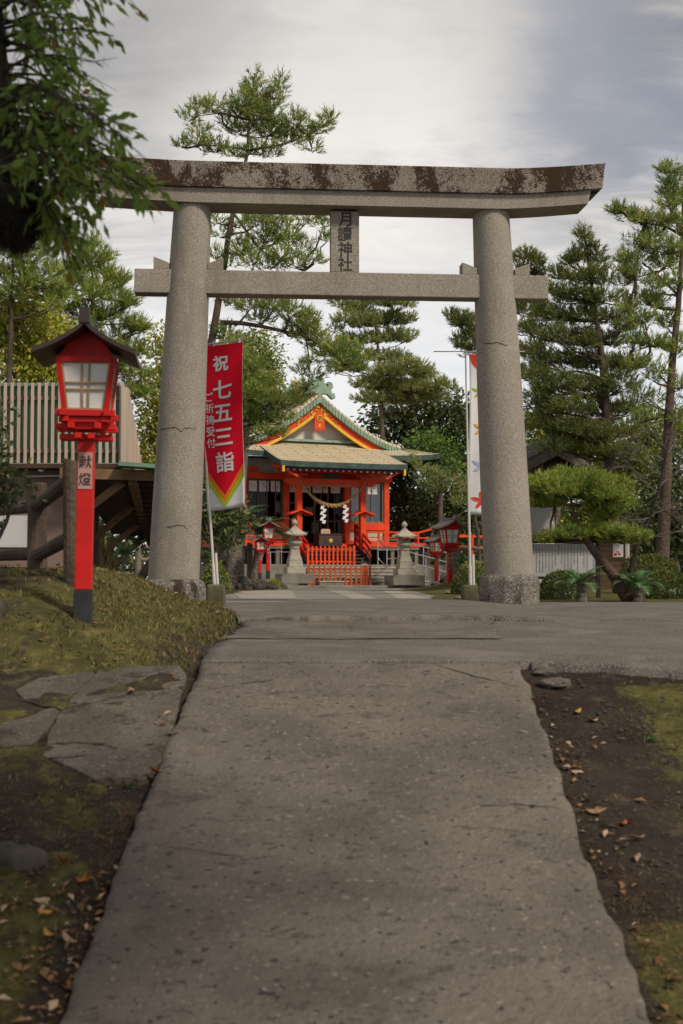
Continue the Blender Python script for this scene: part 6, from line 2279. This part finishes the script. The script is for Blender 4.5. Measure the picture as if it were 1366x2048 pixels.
def info_board():
    d = 24.5
    a, b = at(1022, 1088, d), at(1192, 1088, d)
    zb = at(1100, 1152, d).z
    o = Vector(((a.x + b.x) / 2, d, gz((a.x + b.x) / 2, d)))
    t = thing('notice_board', 'wide white notice board with columns of black writing, behind the clipped pine', 'sign', o)
    w, z0, z1 = b.x - a.x, zb - o.z, a.z - o.z
    pn = MB().box((0, 0, (z0 + z1) / 2), (w, .03, z1 - z0)).build('panel', pm('weathered white board', (.50, .50, .49), (.42, .42, .41), 2, .6), t)
    mb = MB()
    rng = random.Random(8)
    n = 26
    for i in range(n):
        x = w / 2 - .05 - i * (w - .1) / (n - 1)
        head = i in (1, 4, 11, 19)
        z = z1 - .03 - (0 if head else .03 + .04 * (rng.random() < .3))
        zend = z0 + .05 + (.25 * rng.random() if rng.random() < .4 else 0)
        if head:
            zend = z - .16
        s = .024 if head else .018
        while z > zend:
            for k in range(3):
                if rng.random() < .8:
                    mb.box((x + rng.uniform(-.2, .2) * s, -.0165, z - k * s * .38), (s * rng.uniform(.5, 1.0), .002, s * .20))
            mb.box((x + rng.uniform(-.3, .3) * s, -.0165, z - s * .4), (s * .2, .002, s * .9))
            z -= s * 1.45
    mb.build('writing', M_ink, pn)
    for s in (-1, 1):
        MB().box((s * (w / 2 + .03), 0, (z1 + .1) / 2 - .1), (.07, .07, z1 + .3)).build('post', M_dark, t)
    MB().box((0, 0, z1 + .05), (w + .02, .05, .07)).build('frame', M_dark, t)
    MB().box((0, 0, z0 - .03), (w, .05, .05)).build('frame', M_dark, t)
    rf = MB()
    rf.bar((-w / 2 - .12, -.09, z1 + .115), (w / 2 + .12, -.09, z1 + .115), .20, .025, up=(0, -.35, 1))
    rf.bar((-w / 2 - .12, .09, z1 + .115), (w / 2 + .12, .09, z1 + .115), .20, .025, up=(0, .35, 1))
    rf.build('canopy', M_timberdark, t)


info_board()


def water_house():
    d = 39
    ap = at(1107, 892, d)
    o = Vector((ap.x, d, 0))
    t = thing('tiled_outbuilding', 'small outbuilding with dark tiled gable roof and ornate ridge end, behind the clipped pine', 'building', o, R(14))
    zr, ze, hw = ap.z, at(1107, 945, d).z, 1.50
    sec = [(-hw, ze), (-hw * .55, ze + (zr - ze) * .38), (0, zr), (hw * .55, ze + (zr - ze) * .38), (hw, ze)]
    rows = [[(x, y, z) for x, z in sec] for y in (-.25, .5, 1.6, 2.8)]
    mb = MB().grid(rows)
    mb.grid([[(x, y, z - .11) for x, z in sec] for y in (-.25, .5, 1.6, 2.8)], flip=True)
    mb.grid([[(x, -.25, z - .11) for x, z in sec], [(x, -.25, z) for x, z in sec]])
    mb.build('roof', M_tile, t)
    for s in (-1, 1):
        for i in range(9):
            y = -.1 + i * .32
            MB().tube([(s * .04, y, zr + .03), (s * hw * .55, y, ze + (zr - ze) * .38 + .03), (s * hw, y, ze + .03)], .05, 6).build('tile_row', M_tile, t)
    MB().box((0, 1.25, zr + .10), (.20, 3.1, .16)).build('ridge', M_tile, t, bevel=.02)
    orn = [(-.26, zr - .02), (.26, zr - .02), (.40, zr + .16), (.30, zr + .17), (.34, zr + .30), (.20, zr + .24), (.14, zr + .36), (0, zr + .28), (-.14, zr + .36), (-.20, zr + .24), (-.34, zr + .30), (-.30, zr + .17), (-.40, zr + .16)]
    MB().prism(orn, -.38, -.26).build('ridge_ornament', M_tile, t, bevel=.015)
    for s in (-1, 1):
        MB().bar((0, -.28, zr - .17), (s * hw * .62, -.28, ze + (zr - ze) * .36 - .17), .05, .20, up=(0, 0, 1)).build('barge_board', M_woodgrey, t)
    MB().prism([(-.75, ze + .1), (.75, ze + .1), (0, zr - .2)], -.02, .05).build('gable_wall', M_timberdark, t)
    for s in (-1, 1):
        for y in (.1, 2.4):
            MB().box((s * 1.1, y, ze / 2), (.15, .15, ze)).build('post', M_woodgrey, t)
    MB().box((0, 2.4, 1.3), (2.1, .08, 2.4)).build('wall', M_whitewall, t)
    MB().box((0, .15, ze + .02), (2.5, .14, .18)).build('tie_beam', M_woodgrey, t)
    MB().box((-.2, .6, .9), (1.9, 1.0, .09)).build('counter', M_woodgrey, t)
    # plank hut to the right
    d = 33
    a, b = at(1180, 1070, d), at(1252, 1132, d)
    o = Vector((b.x, d, 0))
    t = thing('plank_hut', 'brown plank clad hut with a pale downpipe and small red and white poster', 'hut', o, R(-24))
    w, z1 = 1.05, a.z
    for i in range(14):
        MB().box((-w / 2, 0, z1 - .08 - i * .115), (w, .05, .105), rot=Matrix.Rotation(R(7), 3, 'X')).build('board', M_boardbrown, t)
    MB().box((-w / 2, .7, z1 / 2), (w, 1.25, z1 - .02)).build('wall', M_timberdark, t)
    MB().box((-w / 2, .5, z1 + .05), (w + .3, 1.8, .07)).build('roof', M_tile, t)
    MB().box((.04, -.02, z1 / 2), (.07, .09, z1)).build('corner_post', M_whitewall, t)
    MB().tube([(-.72, -.07, z1), (-.70, -.07, z1 - .75)], .022, 7).build('downpipe', M_whitewall, t)
    MB().box((-.68, -.08, z1 - .78), (.12, .08, .14)).build('meter_box', M_whitewall, t)
    po = MB().box((-.17, -.05, z1 - .34), (.24, .012, .34)).build('poster', M_paper, t)
    mb = MB()
    for x, z, ww, h in ((-.06, -.11, .06, .06), (.03, -.10, .05, .05), (-.01, -.05, .05, .03)):
        mb.box((-.17 + x, -.058, z1 - .34 + z), (ww, .004, h))
    mb.build('red_print', M_red, po)


water_house()


# ------------------------------------------------------------------ the far wood and ground cover
def far_wood():
    mb_v = []
    for i in range(90):
        x = RNG.uniform(-48, 48)
        y = RNG.uniform(84, 110)
        if -6 < x < 4 and RNG.random() < .5:
            continue
        h = RNG.uniform(3.0, 6.5) if abs(x) > 5 else RNG.uniform(2.5, 4.5)
        n = 800
        u = unit(RNG.normal(0, 1, (n, 3))) * (RNG.random((n, 1)) ** .35)
        C = np.array([x, y, h * .5]) + u * np.array([RNG.uniform(2.5, 4), 2.5, h * .58])
        mb_v.append(leaves(C, .50, .30, None, .2))
    o = np_mesh('far_wood', np.concatenate(mb_v), 4, M_leafdark)
    tag(o, 'dark wood far behind the shrine grounds', 'wood', kind='stuff')


far_wood()

M_grass = leafmat('grass blades', (.165, .165, .042), (.085, .085, .026), (.30, .22, .10), .3, .8, .7, .2, .3)
M_drylitter = leafmat('dry fallen leaves', (.34, .20, .10), (.17, .085, .04), (.50, .36, .24), .15, 3.0, .8, .2, .3)
M_needlelitter = leafmat('brown pine needles', (.23, .115, .045), (.12, .06, .028), (.32, .20, .10), .1, 3.0, .8, .2, .2)
M_orange = pm('orange fallen leaf', (.42, .13, .030), (.28, .075, .020), 25, .6)
M_yellowleaf = pm('yellow fallen leaf', (.50, .26, .035), (.38, .17, .025), 25, .6)
M_tanleaf = pm('tan fallen leaf', (.42, .27, .17), (.30, .18, .11), 25, .7)
M_weed = leafmat('fresh weed blades', (.09, .17, .03), (.05, .10, .02), None, .3, 4.0)


def ground_cover():
    # grass: short blades where the turf grows
    N = 340000
    x = RNG.uniform(-6, 6, N)
    y = RNG.uniform(3.5, 20, N)
    e = bank_edge(y)
    n = fbm(x * 1.5, y * 1.5, 77)
    n2 = fbm(x * 5, y * 5, 78)
    bank = (x < e + .02) & (y > 9.75) & (n2 + .25 * ss(-x, 1.9, 2.8) < .62) & (n > .25)
    near_l = (y < 7.9) & (x < -1.08) & (n > .36) & (n2 > .36)
    near_r = (y < 9.2) & (x > 1.75) & (n > .44)
    near_r2 = (y < 6.6) & (x > 1.14) & (n2 > .36) & (n > .30)
    k = bank | near_l | near_r | near_r2
    x, y = x[k], y[k]
    z = ground_z(x, y)
    m = len(x)
    h = RNG.uniform(.015, .06, m) * np.where(y > 9.7, 1.15, .7)
    a = RNG.uniform(0, 6.28, m)
    d = unit(np.stack([np.cos(a) * .8, np.sin(a) * .8, RNG.uniform(.4, 1.4, m)], 1)) * h[:, None]
    s = np.stack([-np.sin(a), np.cos(a), 0 * a], 1) * (.0035 * np.where(y > 9.7, 1.5, .8))[:, None]
    P = np.stack([x, y, z - .004], 1)
    V = np.empty((m, 3, 3), np.float32)
    V[:, 0], V[:, 1], V[:, 2] = P - s, P + s, P + d
    tag(np_mesh('grass', V.reshape(-1, 3), 3, M_grass), 'short yellow green grass and moss on the banks beside the path', 'grass', kind='stuff')
    # dry leaf litter
    N = 0
    x = np.concatenate([RNG.uniform(-4.5, -1.0, 1900), RNG.uniform(-2.6, -1.0, 1700), RNG.uniform(1.2, 4, 260), RNG.normal(-1.05, .05, 500), RNG.normal(1.28, .05, 150)])
    y = np.concatenate([RNG.uniform(4, 18.5, 1900), RNG.uniform(4.4, 8.2, 1700), RNG.uniform(4, 9.6, 260), RNG.uniform(4.5, 9.9, 500), RNG.uniform(5, 9.5, 150)])
    k = (fbm(x * 1.2, y * 1.2, 33) > .42) & ~((x > -2.35) & (x < -1.12) & (y > 7.9) & (y < 9.75)) & ~((y > 9.7) & (x > bank_edge(y)))
    x, y = x[k], y[k]
    z = ground_z(x, y) + .012
    m = len(x)
    a = RNG.uniform(0, 6.28, m)
    L = RNG.uniform(.022, .075, m)
    d = np.stack([np.cos(a), np.sin(a), RNG.uniform(-.1, .45, m)], 1) * L[:, None]
    s = np.stack([-np.sin(a), np.cos(a), RNG.uniform(-.4, .4, m)], 1) * (L * RNG.uniform(.16, .30, m))[:, None]
    P = np.stack([x, y, z], 1)
    V = np.empty((m, 4, 3), np.float32)
    up = np.array([0, 0, 1]) * (L * .14)[:, None]
    V[:, 0], V[:, 1], V[:, 2], V[:, 3] = P, P + d * .45 + s + up, P + d, P + d * .45 - s + up
    tag(np_mesh('leaf_litter', V.reshape(-1, 3), 4, M_drylitter), 'small dry leaves scattered over the banks and soil', 'leaf litter', kind='stuff')
    # crumbs of soil and small stones
    N = 9000
    x = np.where(RNG.random(N) < .5, RNG.uniform(-3.2, -1.0, N), RNG.uniform(1.15, 3.2, N))
    y = RNG.uniform(4.3, 9.8, N)
    k = (fbm(x * 2, y * 2, 91) > .38) & ~((x > -2.3) & (x < -1.0) & (y > 7.8))
    x, y = x[k], y[k]
    z = ground_z(x, y)
    r = .004 + .014 * RNG.random(len(x)) ** 3
    oct_ = np.array([[1, 0, 0], [0, 1, 0], [-1, 0, 0], [0, -1, 0], [0, 0, .8], [0, 0, -.8]], float)
    Vv = oct_[None] * (.7 + .6 * RNG.random((len(x), 6, 1))) * r[:, None, None] + np.stack([x, y, z + r * .3], 1)[:, None]
    tri = np.array([[0, 1, 4], [1, 2, 4], [2, 3, 4], [3, 0, 4]])
    tag(np_mesh('soil_crumbs', Vv[:, tri].reshape(-1, 3), 3, pm('soil crumb', (.075, .058, .045), (.045, .035, .028), 30, .95, third=((.16, .14, .12), 25, .58, .62))), 'crumbs of soil and grit beside the path', 'soil', kind='stuff')
    # pine needle litter, mostly on the right hand soil and along the path edge
    x = np.concatenate([RNG.uniform(1.25, 3.6, 1500), RNG.normal(-1.07, .07, 900), RNG.normal(1.33, .06, 500), RNG.uniform(-3, -1.1, 900)])
    y = np.concatenate([RNG.uniform(5, 9.6, 1500), RNG.uniform(6, 9.8, 900), RNG.uniform(5, 9.5, 500), RNG.uniform(4.5, 9.5, 900)])
    cl = fbm(x * 2.4, y * 2.4, 55)
    k = (cl > np.where(x > 0, .52, .45)) & (y < 9.75) & ~((x > -2.35) & (x < -1.12) & (y > 7.9))
    x, y = x[k], y[k]
    z = ground_z(x, y) + .01
    m = len(x)
    a = RNG.uniform(0, 6.28, m)
    L = RNG.uniform(.06, .14, m)
    d = np.stack([np.cos(a), np.sin(a), RNG.uniform(-.05, .25, m)], 1) * L[:, None]
    s = np.stack([-np.sin(a), np.cos(a), 0 * a], 1) * .0022
    P = np.stack([x, y, z], 1)
    V = np.empty((m, 3, 3), np.float32)
    V[:, 0], V[:, 1], V[:, 2] = P - s, P + s, P + d
    tag(np_mesh('needle_litter', V.reshape(-1, 3), 3, M_needlelitter), 'brown fallen pine needles strewn along the path edges', 'needle litter', kind='stuff')
    # larger fallen leaves one can pick out
    G = 'larger fallen leaves beside the path'
    spots = [(128, 1728, .055, 1, M_orange, 'orange lobed fallen leaf, upper of the pair in the left foreground'), (160, 1768, .062, 1, M_orange, 'orange lobed fallen leaf, lower of the pair in the left foreground'),
             (88, 1832, .035, 0, M_yellowleaf, 'small yellow fallen leaf in the lower left corner'), (100, 1878, .05, 0, M_yellowleaf, 'yellow fallen leaf below the small yellow one, lower left'),
             (138, 1888, .05, 0, M_tanleaf, 'tan curled fallen leaf by the path edge, lower left'), (262, 1388, .06, 0, M_tanleaf, 'pale tan leaf lying on the large flagstone'),
             (345, 1474, .05, 0, M_tanleaf, 'pale curled leaf in the gap between flagstone and path'), (312, 1548, .05, 0, M_orange, 'orange leaf in the gap below the flagstone corner'),
             (1185, 1446, .05, 0, M_tanleaf, 'pale pinkish leaf on the bare soil right of the path'), (1155, 1428, .04, 0, M_yellowleaf, 'small yellowish leaf on the soil right of the path'),
             (1276, 1682, .045, 0, M_tanleaf, 'pale round leaf on the moss at right'), (1192, 1630, .06, 0, M_tanleaf, 'long tan leaf at the right path edge'), (1246, 1655, .05, 0, M_orange, 'rusty leaf near the long tan leaf at right'),
             (404, 1250, .06, 1, M_orange, 'rusty red leaf on the grass bank below the left pillar')]
    for i, (px, py, r, lob, mat, lab) in enumerate(spots):
        p = hit(px, py, lambda x, y: max(float(ground_z(x, y)), float(zp(y)) - .02 if -2.4 < x < -.95 and 7.8 < y < 9.7 else -9))
        rng = random.Random(i)
        if lob:
            vv, ff = leaf_poly(5, r)
        else:
            k = 10
            vv = [(0, 0)] + [(r * (-1 + 2 * j / k), r * .42 * math.sin(math.pi * j / k) ** .8 + .001) for j in range(k + 1)] + [(r * (1 - 2 * j / k), -r * .42 * math.sin(math.pi * j / k) ** .8) for j in range(1, k)]
            ff = [(0, j, j + 1) for j in range(1, len(vv) - 1)] + [(0, len(vv) - 1, 1)]
        mb = MB().add([(x, y, .9 * (x * x + .8 * y * y) / r * .5 + .1 * x) for x, y in vv], ff)
        o = mb.build('fallen_leaf', mat, smooth=True)
        so = o.modifiers.new('Solidify', 'SOLIDIFY')
        so.thickness = .0012
        o.location = (p.x, p.y, p.z + .014)
        o.rotation_euler = (rng.uniform(-.3, .3) + .25, rng.uniform(-.3, .3), rng.uniform(0, 6.28))
        tag(o, lab, 'fallen leaf', G)
    # green weeds in the foreground
    for i, (px, py, nb, L, lab) in enumerate(((15, 1720, 9, .16, 'long green grass blades at the left edge over the mossy stone'), (262, 1575, 7, .07, 'small bright green weed at the flagstone corner'), (1302, 1482, 8, .05, 'tiny green weed on the bare soil at right'))):
        p = hit(px, py, lambda x, y: ground_z(x, y))
        V = []
        for k in range(nb):
            a = random.uniform(0, 6.28)
            prev = Vector((random.gauss(0, .015), random.gauss(0, .015), 0))
            w = Vector((-math.sin(a), math.cos(a), 0)) * (.006 if i == 0 else .008)
            el = random.uniform(.7, 1.4)
            for q in range(6):
                nx = prev + Vector((math.cos(a) * math.cos(el), math.sin(a) * math.cos(el), math.sin(el))) * L / 6
                el -= .25
                f0, f1 = 1 - (q / 6) ** 2, 1 - ((q + 1) / 6) ** 2
                V += [tuple(prev - w * f0), tuple(prev + w * f0), tuple(nx + w * f1 * .99), tuple(nx - w * f1 * .99)]
                prev = nx
        o = np_mesh('weed', np.array(V), 4, M_weed)
        o.location = p
        tag(o, lab, 'weed', 'green weeds beside the path')


ground_cover()
